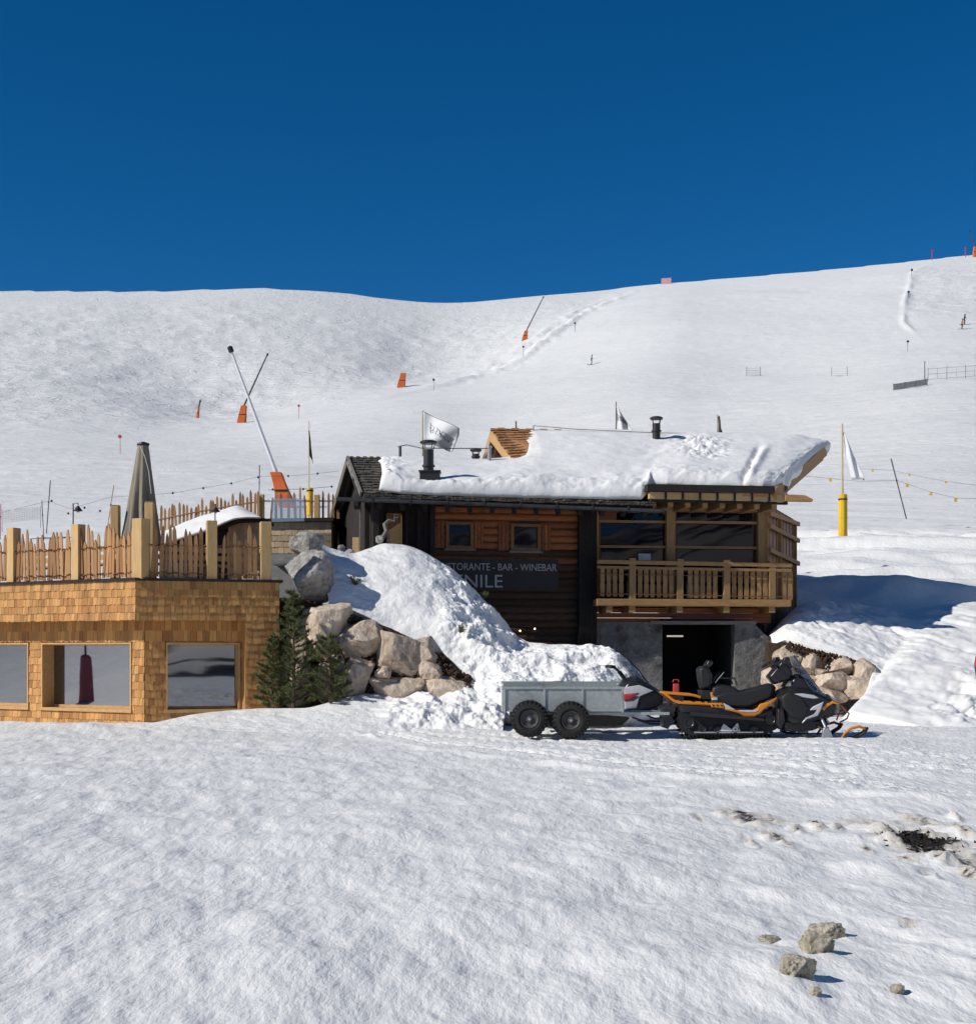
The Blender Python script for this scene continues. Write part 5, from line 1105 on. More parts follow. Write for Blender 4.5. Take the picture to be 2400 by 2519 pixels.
# track loop with lugs
trk = [(1660, 1765), (1668, 1748), (1690, 1740), (1760, 1748), (1850, 1752), (1898, 1746), (1912, 1756), (1915, 1772), (1900, 1792), (1870, 1806), (1690, 1807), (1668, 1790)]
body('track_belt', 'rubber', trk, YC, .25, sm1, inset=1, bevel=.02, mid=.99)
inner = [(1676, 1764), (1690, 1754), (1850, 1762), (1896, 1758), (1902, 1770), (1868, 1796), (1694, 1797), (1680, 1784)]
body('track_well', 'dark_room', inner, YC, .255, sm1, inset=1, bevel=0, mid=.99)
for k in range(24):
    px = 1680 + k * 9; mb = MB(); a = pp(px, 1809); mb.box((a.x, YC, a.z), (.02, .5, .035)); mb.build('track_lug', 'rubber', sm1)
for k in range(9):
    px, py = [(1664, 1779), (1660, 1768), (1664, 1753), (1672, 1798), (1680, 1744), (1906, 1786), (1915, 1764), (1908, 1750), (1890, 1799)][k]; mb = MB(); a = pp(px, py); mb.box((a.x, YC, a.z), (.035, .5, .035), Matrix.Rotation(.7, 3, 'Y')); mb.build('track_lug', 'rubber', sm1)
for px, py, r in ((1688, 1776, .085), (1720, 1790, .06), (1757, 1792, .06), (1800, 1792, .06), (1845, 1791, .06), (1886, 1768, .08)):
    mb = MB(); mb.lathe(pp(px, py, YC - .262), (0, -1, 0), [(0, r), (.02, r), (.025, r * .8), (.012, r * .6), (.012, r * .25), (.03, r * .2)], 18); mb.build('bogie_wheel', 'plastic', sm1, smooth=35)
tb_('slide_rail', 'steel', [(1700, 1799, YC - .27), (1775, 1799, YC - .27), (1868, 1798, YC - .27)], .016, sm1)
body('suspension_arm', 'grey_panel', [(1760, 1797), (1772, 1778), (1790, 1792), (1806, 1776), (1812, 1797)], YC - .27, .015, sm1, bevel=.003)
tb_('shock_absorber', 'iron', [(1735, 1790, YC - .24), (1790, 1755, YC - .2)], .03, sm1)
body('snow_flap', 'plastic', [(1622, 1752), (1640, 1742), (1655, 1768), (1640, 1793), (1626, 1788)], YC, .2, sm1, bevel=.01)
# tunnel, running boards, orange side strip
body('tunnel', 'plastic', [(1648, 1728), (1768, 1734), (1790, 1748), (1850, 1760), (1905, 1745), (1910, 1756), (1860, 1768), (1700, 1752), (1655, 1750)], YC, .27, sm1, bevel=.01)
body('running_board', 'plastic', [(1690, 1748), (1865, 1764), (1868, 1771), (1690, 1758)], YC, .40, sm1, inset=1, bevel=.006, mid=.99)
for sgn_ in (-1, 1):
    yy = YC + sgn_ * .285
    body('orange_strip', 'orange', [(1772, 1740), (1800, 1746), (1836, 1749), (1856, 1738), (1862, 1729), (1878, 1727), (1901, 1714), (1898, 1722), (1866, 1746), (1862, 1752), (1846, 1762), (1822, 1762), (1806, 1752), (1774, 1744)], yy, .03, sm1, bevel=.006)
    body('side_decal', 'grey_panel', [(1771, 1728), (1782, 1733), (1808, 1750), (1796, 1748), (1775, 1741)], yy - sgn_ * .005, .032, sm1, bevel=.003)
    body('side_stripe', 'grey_panel', [(1806, 1745), (1850, 1745), (1858, 1740), (1858, 1746), (1846, 1751), (1808, 1749)], yy + sgn_ * .004, .032, sm1, bevel=.003)
    body('vent_panel', 'orange', [(1737, 1729), (1772, 1731), (1773, 1741), (1742, 1738)], yy, .03, sm1, bevel=.003)
    for q in range(3): body('vent_slot', 'plastic', [(1742 + q * 10, 1731), (1748 + q * 10, 1732), (1746 + q * 10, 1738)], yy + sgn_ * .01, .03, sm1, bevel=0)
    # rack rails
    tb_('rack_rail', 'orange', [(1628, 1704, YC + sgn_ * .26), (1650, 1722, YC + sgn_ * .27), (1662, 1727, YC + sgn_ * .27), (1735, 1731, YC + sgn_ * .27), (1768, 1731, YC + sgn_ * .26)], .022, sm1)
    tb_('rack_rail', 'orange', [(1628, 1704, YC + sgn_ * .26), (1700, 1709, YC + sgn_ * .24), (1716, 1714, YC + sgn_ * .24)], .020, sm1)
for px, py in ((1628, 1704), (1655, 1706), (1685, 1708), (1712, 1712)): tb_('rack_crossbar', 'orange' if px == 1628 else 'plastic', [(px, py, YC - .25), (px, py, YC + .25)], .016, sm1)
body('rear_bumper', 'plastic', [(1618, 1740), (1640, 1730), (1660, 1736), (1655, 1752), (1630, 1760)], YC, .26, sm1, bevel=.01)
# seat, backrest, grips
body('passenger_seat', 'seat', [(1742, 1712), (1745, 1690), (1770, 1683), (1800, 1688), (1816, 1700), (1812, 1716)], YC, .2, sm1, bevel=.025)
body('seat', 'seat', [(1740, 1738), (1742, 1712), (1768, 1701), (1812, 1700), (1850, 1692), (1893, 1680), (1905, 1690), (1898, 1716), (1868, 1728), (1832, 1742), (1795, 1742)], YC, .21, sm1, bevel=.03)
body('backrest', 'seat', [(1713, 1645), (1724, 1637), (1738, 1642), (1748, 1660), (1744, 1690), (1722, 1697), (1716, 1672)], YC, .19, sm1, bevel=.025)
body('backrest_pad', 'plastic', [(1731, 1636), (1738, 1624), (1749, 1626), (1750, 1634), (1738, 1645)], YC, .15, sm1, bevel=.01)
tb_('backrest_post', 'iron', [(1730, 1690, YC), (1736, 1725, YC)], .03, sm1)
for s_ in (-1, 1):
    tb_('grab_rail', 'plastic', [(1753, 1680, YC + s_ * .2), (1762, 1668, YC + s_ * .21), (1774, 1654, YC + s_ * .21), (1768, 1668, YC + s_ * .21), (1800, 1668, YC + s_ * .21), (1806, 1684, YC + s_ * .2)], .014, sm1)
body('storage_box', 'seat', [(1716, 1697), (1745, 1695), (1748, 1722), (1720, 1722)], YC, .16, sm1, bevel=.012)
body('orange_latch', 'orange', [(1742, 1703), (1750, 1701), (1752, 1716), (1744, 1716)], YC - .15, .03, sm1, bevel=.004)
body('light_box', 'grey_panel', [(1744, 1716), (1763, 1714), (1765, 1721), (1746, 1722)], YC - .16, .05, sm1, bevel=.004)
# hood, side panels, windshield
body('hood', 'plastic', [(1898, 1714), (1914, 1698), (1945, 1686), (1985, 1690), (2022, 1706), (2050, 1722), (2062, 1738), (2050, 1756), (2020, 1770), (1975, 1784), (1935, 1788), (1914, 1776), (1903, 1745)], YC, .37, sm1, inset=.78, bevel=.03, mid=.45)
body('belly_pan', 'plastic', [(1908, 1770), (1960, 1772), (2025, 1766), (2035, 1778), (1990, 1796), (1940, 1800), (1915, 1794)], YC, .30, sm1, inset=.85, bevel=.02)
body('dash', 'plastic', [(1884, 1665), (1905, 1640), (1930, 1632), (1945, 1650), (1940, 1672), (1900, 1684)], YC, .17, sm1, bevel=.02)
for s_ in (-1, 1):
    yy = YC + s_ * .37
    body('side_panel', 'seat', [(1908, 1712), (1925, 1700), (1952, 1706), (1975, 1740), (1962, 1768), (1930, 1760), (1912, 1740)], yy, .05, sm1, bevel=.015)
    body('hood_decal', 'grey_panel', [(1938, 1705), (1958, 1704), (1985, 1708), (1998, 1715), (1985, 1717), (1958, 1713)], yy + s_ * .035, .022, sm1, bevel=.004)
    body('hood_stripe', 'grey_panel', [(1985, 1736), (2010, 1724), (2004, 1742), (1996, 1758), (1970, 1766), (1958, 1776), (1964, 1764), (1988, 1754), (1994, 1742), (1976, 1744)], yy + s_ * .01, .025, sm1, bevel=.003)
    body('nose_stripe', 'orange', [(2004, 1742), (2018, 1728), (2034, 1722), (2050, 1730), (2034, 1728), (2020, 1736), (2010, 1748)], yy - s_ * .02, .022, sm1, bevel=.003)
    body('foot_guard', 'plastic', [(1898, 1742), (1912, 1738), (1916, 1770), (1906, 1790), (1896, 1780)], yy - s_ * .01, .08, sm1, bevel=.012)
    body('headlight', 'steel', [(2026, 1706), (2044, 1718), (2052, 1728), (2036, 1722)], YC + s_ * .16, .09, sm1, bevel=.005)
body('cowl', 'plastic', [(1922, 1690), (1938, 1664), (1962, 1656), (1992, 1682), (2018, 1704), (2006, 1714), (1960, 1706)], YC, .22, sm1, inset=.72, bevel=.02)
# windshield: curved shell
mb = MB(); vs = []; n = 11
for i in range(7):
    t = i / 6; px = 1950 + (2020 - 1950) * t; py = 1612 + (1704 - 1612) * t
    for k in range(n):
        a = (k / (n - 1) * 2 - 1); q = pp(px - 26 * a * a * (.7 + .3 * t), py + 6 * a * a, YC + a * (.20 + .14 * t)); vs.append(q)
mb.add(vs, [(i * n + k, i * n + k + 1, (i + 1) * n + k + 1, (i + 1) * n + k) for i in range(6) for k in range(n - 1)]); ws = mb.build('windshield', 'visor', sm1, smooth='all')
ws.modifiers.new('thickness', 'SOLIDIFY').thickness = .006
tb_('windshield_edge', 'plastic', [(2020, 1704, YC), (2002, 1680, YC - .0), (1975, 1645, YC), (1951, 1612, YC)], .010, sm1)
tb_('handlebar', 'iron', [(1884, 1640, YC - .36), (1893, 1634, YC - .28), (1908, 1640, YC - .12), (1912, 1644, YC), (1908, 1640, YC + .12), (1893, 1634, YC + .28), (1884, 1640, YC + .36)], .016, sm1)
for s_ in (-1, 1):
    tb_('grip', 'rubber', [(1886, 1641, YC + s_ * .36), (1894, 1634, YC + s_ * .27)], .024, sm1); body('brake_lever', 'iron', [(1886, 1634), (1902, 1628), (1904, 1633), (1890, 1640)], YC + s_ * .3, .03, sm1, bevel=.004)
    tb_('mirror_arm', 'iron', [(1925, 1640, YC + s_ * .22), (1917, 1626, YC + s_ * .34)], .010, sm1); body('mirror', 'plastic', [(1910, 1632), (1914, 1618), (1926, 1616), (1930, 1626), (1922, 1634)], YC + s_ * .36, .06, sm1, bevel=.01)
body('gauge_pod', 'plastic', [(1908, 1640), (1920, 1622), (1938, 1624), (1946, 1642), (1930, 1652)], YC, .13, sm1, bevel=.015)
# front bumper, suspension and skis
for s_ in (-1, 1):
    tb_('bumper_loop', 'orange', [(2012, 1752, YC + s_ * .26), (2020, 1734, YC + s_ * .24), (2040, 1728, YC + s_ * .2), (2062, 1736, YC + s_ * .15), (2072, 1748, YC + s_ * .12)], .014, sm1)
    tb_('a_arm', 'iron', [(1988, 1776, YC + s_ * .2), (2012, 1794, YC + s_ * .46)], .018, sm1); tb_('a_arm', 'iron', [(2020, 1770, YC + s_ * .2), (2016, 1792, YC + s_ * .46)], .016, sm1)
    tb_('shock_absorber', 'steel', [(2002, 1748, YC + s_ * .26), (2015, 1790, YC + s_ * .44)], .024, sm1)
    dx, dy = (0, 0) if s_ < 0 else (-24, -2); yy = YC + s_ * .47
    mb = MB(); prof = [(1958, 1806), (1975, 1813), (2010, 1816), (2060, 1816), (2085, 1812), (2104, 1800), (2112, 1788)]; vs = []
    for x, y in prof:
        for (o, dz) in ((-.085, 0), (-.06, .02), (-.02, .006), (.02, .006), (.06, .02), (.085, 0)): q = pp(x + dx, y + dy, yy + o); vs.append(q + Vector((0, 0, dz)))
    mb.add(vs, [(i * 6 + k, i * 6 + k + 1, i * 6 + k + 7, i * 6 + k + 6) for i in range(6) for k in range(5)]); sk = mb.build('ski', 'plastic', sm1, smooth=40); sk.modifiers.new('thickness', 'SOLIDIFY').thickness = .022
    mb = MB(); mb.tube([pp(2050 + dx, 1812 + dy, yy), pp(2058 + dx, 1800 + dy, yy), pp(2072 + dx, 1788 + dy, yy), pp(2092 + dx, 1783 + dy, yy), pp(2106 + dx, 1788 + dy, yy), pp(2110 + dx, 1797 + dy, yy)], [.016, .02, .022, .022, .02, .016], 8); mb.build('ski_handle', 'orange' if s_ < 0 else 'red', sk, smooth=True)
    body('ski_spindle', 'steel', [(2006 + dx, 1786 + dy), (2018 + dx, 1784 + dy), (2030 + dx, 1812 + dy), (2000 + dx, 1812 + dy)], yy, .035, sk, bevel=.005)
tb_('red_hook', 'red', [(2058, 1772, YC + .05), (2066, 1752, YC + .05), (2080, 1746, YC + .05), (2089, 1756, YC + .05), (2084, 1768, YC + .05), (2066, 1778, YC + .05)], .013, sm1)
tb_('tow_hitch', 'steel', [(1668, 1744, YC), (1640, 1740, YC), (1655, 1748, YC)], .02, sm1)
tb_('loose_cable', 'rubber', [(1590, 1760, VY), (1612, 1768, VY - .02), (1636, 1762, VY - .05), (1650, 1750, VY - .06), (1668, 1760, VY - .1)], .012, sm1)

# second machine behind the trailer
Y2 = VY + 1.35; VS_old = VS; VS = Y2 / F
sm2 = thing('snowmobile', 'white red and black snowmobile half hidden behind the grey trailer', 'snowmobile', P(1600, 1800, Y2))
body('hood', 'plastic', [(1512, 1700), (1530, 1672), (1560, 1662), (1600, 1686), (1640, 1712), (1636, 1735), (1600, 1752), (1540, 1760), (1515, 1740)], Y2, .38, sm2, inset=.78, bevel=.03, mid=.5)
for s_ in (-1, 1):
    body('white_panel', 'grey_panel', [(1528, 1690), (1566, 1684), (1600, 1698), (1568, 1712), (1560, 1740), (1530, 1744)], Y2 + s_ * .37, .03, sm2, bevel=.01)
    body('red_stripe', 'red', [(1527, 1706), (1562, 1702), (1540, 1712), (1562, 1710), (1548, 1720), (1528, 1722)], Y2 + s_ * .405, .01, sm2, bevel=.003)
    body('grey_nose', 'grey_panel', [(1596, 1690), (1626, 1706), (1640, 1722), (1626, 1728), (1608, 1712)], Y2 + s_ * .26, .04, sm2, bevel=.008)
    tb_('front_arm', 'steel', [(1600, 1748, Y2 + s_ * .2), (1640, 1760, Y2 + s_ * .4)], .02, sm2)
    mb = MB(); yy = Y2 + s_ * .43; prof = [(1560, 1770), (1590, 1779), (1650, 1780), (1680, 1772), (1694, 1758)]; vs = [pp(x, y, yy + o) for x, y in prof for o in (-.07, .07)]
    mb.add(vs, [(i * 2, i * 2 + 1, i * 2 + 3, i * 2 + 2) for i in range(4)]); k2 = mb.build('ski', 'plastic', sm2); k2.modifiers.new('thickness', 'SOLIDIFY').thickness = .03
    tb_('grip', 'rubber', [(1496, 1640, Y2 + s_ * .36), (1508, 1640, Y2 + s_ * .24)], .026, sm2)
tb_('handlebar', 'iron', [(1494, 1640, Y2 - .38), (1510, 1642, Y2 - .2), (1526, 1656, Y2), (1510, 1642, Y2 + .2), (1494, 1640, Y2 + .38)], .017, sm2)
tb_('steering_post', 'iron', [(1522, 1652, Y2), (1540, 1676, Y2)], .035, sm2)
body('seat', 'seat', [(1330, 1722), (1332, 1694), (1420, 1690), (1490, 1680), (1520, 1690), (1520, 1740), (1340, 1750)], Y2, .2, sm2, bevel=.03)
body('track_belt', 'rubber', [(1310, 1765), (1330, 1748), (1530, 1752), (1545, 1765), (1525, 1784), (1335, 1786)], Y2, .24, sm2, inset=1, bevel=.02, mid=.99)
mb = MB(); vs = []; n = 9
for i in range(6):
    t = i / 5; px = 1540 + 56 * t; py = 1618 + 66 * t
    for k in range(n): a = k / (n - 1) * 2 - 1; vs.append(pp(px - 24 * a * a, py + 4 * a * a, Y2 + a * (.18 + .16 * t)))
mb.add(vs, [(i * n + k, i * n + k + 1, (i + 1) * n + k + 1, (i + 1) * n + k) for i in range(5) for k in range(n - 1)]); w2 = mb.build('windshield', 'visor', sm2, smooth='all'); w2.modifiers.new('thickness', 'SOLIDIFY').thickness = .006
tb_('windshield_edge', 'plastic', [(1596, 1684, Y2), (1570, 1648, Y2), (1540, 1618, Y2)], .01, sm2)
VS = VS_old
# red fuel can in the garage mouth
q = P(1662, 1697, 24.5); fc = thing('fuel_can', 'small red fuel can standing on the garage floor', 'can', (q.x, q.y + 4, 0)); q = Vector((fc.location.x, fc.location.y, 0)); s_ = q.y / F
q.x = (1662 - CX) / F * q.y; zt = CAMZ + (HZ - 1676) * s_
mb = MB(); mb.box((q.x, q.y, zt - .16), (.12, .10, .22)); mb.build('can_body', 'red', fc, bevel=.02); mb = MB(); mb.box((q.x, q.y, (zt - .31) / 2), (.3, .25, zt - .31)); mb.build('crate', 'black_wood', fc, bevel=.01)
mb = MB(); mb.tube([(q.x - .06, q.y, zt - .02), (q.x - .05, q.y, zt + .03), (q.x + .05, q.y, zt + .03), (q.x + .06, q.y, zt - .02)], .012, 6); mb.build('can_handle', 'red', fc)

# ================================================================== hillside furniture
def gun(base, padtop, lance, w0, label, padw=1.0):
    b = on_hill(*base) if len(base) == 2 else P(*base); Y = b.y; t = thing('snow_lance', label, 'snow lance', b, 'snow lances on the hillside'); a = P(padtop[0], padtop[1], Y); d = (a - b); s = w0 * Y / F / 2
    b = b - d.normalized() * .5
    mb = MB(); r = Vector((1, 0, 0)); f_ = Vector((0, 1, 0)); rings = []
    for k, (q, wd) in enumerate(((b, 1.35), (b.lerp(a, .45), 1.25), (b.lerp(a, .75), 1.0), (a, .92))): rings += [q - r * s * wd - f_ * s * wd, q + r * s * wd - f_ * s * wd, q + r * s * wd + f_ * s * wd, q - r * s * wd + f_ * s * wd]
    mb.add(rings, [(i * 4 + k, i * 4 + (k + 1) % 4, i * 4 + 4 + (k + 1) % 4, i * 4 + 4 + k) for i in range(3) for k in range(4)] + [(0, 3, 2, 1), (12, 13, 14, 15)]); pd = mb.build('crash_pad', 'pad_orange', t, bevel=.05)
    mb = MB(); c_ = b.lerp(a, .55); mb.box(c_ + Vector((0, -s * 1.2, 0)), (s * 2.2, .04, .1)); mb.build('strap', 'iron', pd)
    if lance:
        e = P(lance[0], lance[1], Y); mb = MB(); mb.tube([a, a.lerp(e, .5), e], [.11, .09, .065] if Y < 150 else [.13, .11, .09], 8); mb.build('lance_tube', 'white_pole' if Y < 150 else 'dark_pole', t, smooth=True)
        d = (e - a).normalized(); mb = MB(); mb.lathe(e, d, [(-.12, .09), (-.08, .15), (.2, .15), (.25, .08)], 10); mb.build('nozzle_head', 'iron', t)
gun((706, 1246), (679, 1162), (568, 862), 30, 'large leaning white snow lance with orange pad behind the rear fence')
gun((594, 1040), (600, 998), (657, 873), 15, 'distant snow lance with orange pad crossing behind the large one')
gun((486, 1028), (489, 1000), (492, 988), 5, 'thin red padded hydrant left of the crossed lances')
gun((986, 953), (992, 918), None, 14, 'orange padded hydrant above the white flag')
gun((1290, 836), (1294, 814), (1336, 731), 10, 'far snow lance with orange pad below the saddle of the ridge')
gun((2398, 632), (2398, 607), (2384, 568), 8, 'snow lance on the skyline at the far right edge')

def marker(px, y0, y1, label, disc='iron', r=4, m='dark_pole', wd=1.4):
    b = on_hill(px, y1); Y = b.y; t = thing('piste_marker', label, 'marker pole', b, 'piste marker poles'); a = P(px, y0, Y); mb = MB(); mb.tube([b - Vector((0, 0, .3)), Vector((b.x, b.y, a.z))], wd / 2 * Y / F, 6); mb.build('pole', m, t)
    if disc: mb = MB(); mb.lathe(Vector((b.x, b.y - .05, a.z)), (0, -1, 0), [(0, r * Y / F), (.06, r * Y / F)], 12); mb.build('disc', disc, t)
marker(295.5, 1074, 1116, 'red disc piste marker left of the parasol top', 'marker_red', 4.5, 'marker_red', 1.4)
marker(735, 998, 1030, 'red disc piste marker right of the crossed lances', 'marker_red', 3.2, 'marker_red', 1.2)
marker(1066.5, 934, 961, 'dark disc piste marker right of the orange hydrant', 'iron', 3, 'dark_pole', 1); marker(1287, 853, 878, 'dark disc piste marker below the far lance', 'iron', 2.6, 'dark_pole', 1)
marker(1414, 795, 816, 'dark disc piste marker beside the snow berm', 'iron', 2.6, 'dark_pole', 1)
marker(2242, 664, 684, 'uppermost dark disc marker on the right hand crest line', 'iron', 3, 'dark_pole', 1); marker(2234, 718, 734, 'middle dark disc marker on the right hand crest line', 'iron', 3, 'dark_pole', 1); marker(2232, 840, 864, 'lowest dark disc marker on the right hand crest line', 'iron', 3, 'dark_pole', 1)
marker(2292, 617, 640, 'red pole on the skyline left of the edge lance', 'marker_red', 3, 'marker_red', 2); marker(2374, 607, 632, 'red pole on the skyline beside the edge lance', None, 2, 'marker_red', 2)

def pole(px0, y0, px1, y1, Y, label, wpx=3, m='dark_pole', cat='pole', name='bamboo_pole', group='bamboo poles on the slope'):
    a, b = P(px1, y1, Y), P(px0, y0, Y); d = (a - b).normalized(); t = thing(name, label, cat, a, group); mb = MB(); mb.tube([a + d * .5, b], wpx / 2 * Y / F, 7); mb.build('stem', m, t, smooth=True)
    mb = MB(); mb.lathe(b.lerp(a, .45), -d, [(-.03, wpx * .75 * Y / F), (.03, wpx * .75 * Y / F)], 7); mb.build('rope_clip', 'iron', t); return t
pole(124, 1182, 115, 1302, 58, 'thin leaning pole left of the parasol', 2.4); pole(280, 1193, 264, 1300, 58, 'thin leaning pole just left of the folded parasol', 2.4, 'bamboo')
pole(638.5, 1144, 637, 1240, 62, 'thin upright pole left of the leaning lance pad', 2.2); pole(103, 1231, 107, 1310, 56, 'short pole holding the net banner', 2, 'dark_pole'); pole(2, 1240, 1, 1310, 56, 'red pole at the left photo edge holding the net banner', 2, 'marker_red')
pole(2191, 1128, 2222, 1250, 62, 'dark slalom pole leaning left on the right hand slope', 3)
def rope(pts, label, tags=(), tm='iron', rad=.012, cat='rope', tw=4.5, m='dark_pole', th=5):
    t = thing('marker_rope', label, cat, P(*pts[0])); mb = MB(); mb.tube([P(*p) for p in pts], rad, 4); mb.build('line', m, t)
    for (px, py, Y) in tags: mb = MB(); q = P(px, py, Y); s = Y / F; a = random.uniform(-.3, .3); mb.box(q, (tw * s, .03, th * s), Matrix.Rotation(a, 3, 'Y')); mb.build('rope_tag', tm, t)
rope([(0, 1262, 58), (120, 1232, 58), (172, 1252, 58), (270, 1223, 58), (425, 1213, 60), (500, 1200, 61), (569, 1189, 62), (637, 1172, 62), (710, 1171, 63), (781, 1165, 64), (835, 1158, 64)], 'thin rope with small dark tags along the slope behind the terrace',
     [(127, 1232, 58), (208, 1249, 58), (246, 1257, 58), (168, 1263, 58), (425, 1213, 60), (500, 1201, 61), (569, 1189, 62), (635, 1174, 62), (709, 1171, 63), (781, 1165, 64)], 'iron', .006)
rope([(660, 1205, 66), (745, 1203, 66), (816, 1197, 66)], 'second thin tagged rope just above the rear fence', [(671, 1204, 66), (746, 1203, 66), (816, 1197, 66)])
rope([(1960, 1168, 64), (2001, 1173, 64), (2110, 1184, 64), (2206, 1182, 63), (2289, 1210, 62), (2349, 1225, 60), (2440, 1228, 60)], 'lower rope with yellow pennants on the right hand slope', [(2042, 1180, 63.9), (2231, 1194, 62.5), (2289, 1214, 61.9), (2350, 1230, 59.9)], 'yellow_cloth', .007, tw=7, th=9)
rope([(2107, 1153, 70), (2193, 1157, 69), (2240, 1167, 69), (2324, 1184, 68), (2420, 1196, 68)], 'upper rope with yellow pennants on the right hand slope', [(2146, 1157, 69.5), (2236, 1168, 68.9), (2326, 1186, 67.9)], 'yellow_cloth', .006, tw=5, th=6)

def net(x0, x1, yt0, yt1, h, label, m='net', Y=None, posts=2, mesh_n=14, ptop=3, rows=4, wire_r=.35):
    t = None
    b0 = on_hill(x0, yt0 + h) if Y is None else P(x0, yt0 + h, Y); b1 = on_hill(x1, yt1 + h) if Y is None else P(x1, yt1 + h, Y)
    t = thing('safety_net', label, 'net', b0); hm = h * (b0.y + b1.y) / 2 / F; s = (b0.y + b1.y) / 2 / F
    for k in range(posts):
        q = b0.lerp(b1, k / (posts - 1)); mb = MB(); mb.tube([q - Vector((0, 0, .3)), q + Vector((0, 0, hm + ptop * s))], .6 * s, 5); mb.build('post', 'dark_pole', t)
    mb = MB()
    for k in range(rows): q = Vector((0, 0, hm * (.15 + .85 * k / (rows - 1)))); mb.beam(b0 + q, b1 + q, wire_r * s * 1.3, wire_r * s * 1.3)
    for k in range(mesh_n + 1): q = b0.lerp(b1, k / mesh_n); mb.beam(q + Vector((0, 0, hm * .15)), q + Vector((0, 0, hm)), wire_r * s, wire_r * s)
    mb.build('netting', m, t)
net(5, 100, 1257, 1247, 34, 'pale mesh banner between poles at the left edge of the slope', Y=56, mesh_n=24, rows=7, wire_r=.9)
net(1836, 1870, 906, 905, 20, 'left of two small goal like nets on the groomed slope', mesh_n=10, wire_r=.5); net(2045, 2083, 906, 905, 20, 'right of two small goal like nets on the groomed slope', mesh_n=10, wire_r=.5)
net(2197, 2280, 946, 934, 15, 'grey low net fence on the right hand slope', m='ink', posts=4, mesh_n=26, rows=6, wire_r=1.3); net(2282, 2420, 908, 898, 30, 'thin wire fence running off to the right edge', m='dark_pole', posts=4, mesh_n=6, rows=3, wire_r=.4)
marker(2274, 888, 946, 'tall dark pole at the end of the grey net', None, 2, 'dark_pole', 2.2)
net(1627, 1650, 686, 684, 14, 'pink net panel standing on the skyline', m='net_red', mesh_n=12, rows=6, wire_r=1.2)

# flags
def flag(px, ytop, ybot, Y, label, poly, m='flag_white', pm='beige_pole', wpx=5, pad=None, marks=0, onhill=True):
    b = P(px, ybot, Y); s = Y / F; t = thing('flag_pole', label, 'flag', b); a = P(px, ytop, Y); mb = MB(); mb.tube([b - Vector((0, 0, .5)), a], [wpx / 2 * s, wpx / 2 * s * .6], 10); mb.build('pole', pm, t, smooth=True)
    # cloth: strip between the hoist edge and the fly edge, with folds
    hoist, fly = poly; nu_, nv_ = 22, 16; vs = []
    def lerp_line(L, t_): 
        k = t_ * (len(L) - 1); i = min(int(k), len(L) - 2); f_ = k - i; return (L[i][0] + (L[i + 1][0] - L[i][0]) * f_, L[i][1] + (L[i + 1][1] - L[i][1]) * f_)
    for j in range(nv_):
        h0, f0 = lerp_line(hoist, j / (nv_ - 1)), lerp_line(fly, j / (nv_ - 1))
        for i in range(nu_):
            q = i / (nu_ - 1); v = P(h0[0] + (f0[0] - h0[0]) * q, h0[1] + (f0[1] - h0[1]) * q, Y); v.y += (.09 * math.sin(q * 6 + j * .25) - .55 * q * abs(f0[0] - h0[0]) * Y / F) * min(1, q * 3); vs.append(v)
    mb = MB(); mb.add(vs, [(j * nu_ + i, j * nu_ + i + 1, (j + 1) * nu_ + i + 1, (j + 1) * nu_ + i) for j in range(nv_ - 1) for i in range(nu_ - 1)]); c = mb.build('cloth', m, t, smooth='all', fix=False); c.modifiers.new('thickness', 'SOLIDIFY').thickness = .01
    if marks:
        rnd = random.Random(marks); mb = MB()
        for k in range(9):
            i0 = 4 + k * 1.7; pts = []
            for q in range(7):
                j = 3 + 2.2 * (k * .25) + 4.5 * (q / 6) * (1 if q % 2 else .55) + rnd.uniform(-.4, .4); i = min(nu_ - 2, max(1, i0 + rnd.uniform(-.8, .8) + (q % 3) * .35)); ii, jj = int(i), min(nv_ - 2, int(j)); fi, fj = i - ii, j - int(j)
                v = vs[jj * nu_ + ii] * (1 - fi) * (1 - fj) + vs[jj * nu_ + ii + 1] * fi * (1 - fj) + vs[(jj + 1) * nu_ + ii] * (1 - fi) * fj + vs[(jj + 1) * nu_ + ii + 1] * fi * fj; pts.append(v - Vector((0, .025, 0)))
            mb.tube(pts, .6 * s, 4)
        mb.build('script_print', 'ink', c)
        mb = MB(); mb.tube([vs[i] - Vector((0, .02, 0)) for i in range(nu_)] + [vs[j * nu_ + nu_ - 1] - Vector((0, .02, 0)) for j in range(1, nv_)], .5 * s, 4); mb.build('hem', 'ink', c)
    if pad:
        x0, x1, y0, y1 = pad; mb = MB(); a_, b_ = P((x0 + x1) / 2, y0, Y), P((x0 + x1) / 2, y1, Y); r = (x1 - x0) / 2 * s
        mb.lathe(Vector((a_.x, Y, 0)), (0, 0, 1), [(b_.z - .1, r), (a_.z, r)], 8); pd = mb.build('crash_pad', 'pad_yellow', t, bevel=.03)
        for fz_ in (.12, .55, .93): mb = MB(); zq = a_.z + (b_.z - a_.z) * fz_; mb.lathe(Vector((a_.x, Y, 0)), (0, 0, 1), [(zq - .03, r * 1.03), (zq + .03, r * 1.03)], 8); mb.build('strap', 'iron' if fz_ < .2 else 'pad_yellow', pd)
    return t
flag(1039, 1010, 1180, 36.5, 'white flag with grey script blowing from a pole behind the chalet', ([(1041, 1012), (1041, 1050), (1043, 1080), (1080, 1100)], [(1130, 1062), (1130, 1075), (1122, 1095), (1112, 1115)]), marks=3)
flag(760, 1036, 1240, 48, 'furled dark flag on a pole behind the rear fence', ([(759, 1062), (760, 1100), (761, 1118)], [(761, 1060), (764, 1092), (771, 1142)]), 'flag_black', 'beige_pole', 3.5, pad=(754, 771, 1200, 1262))
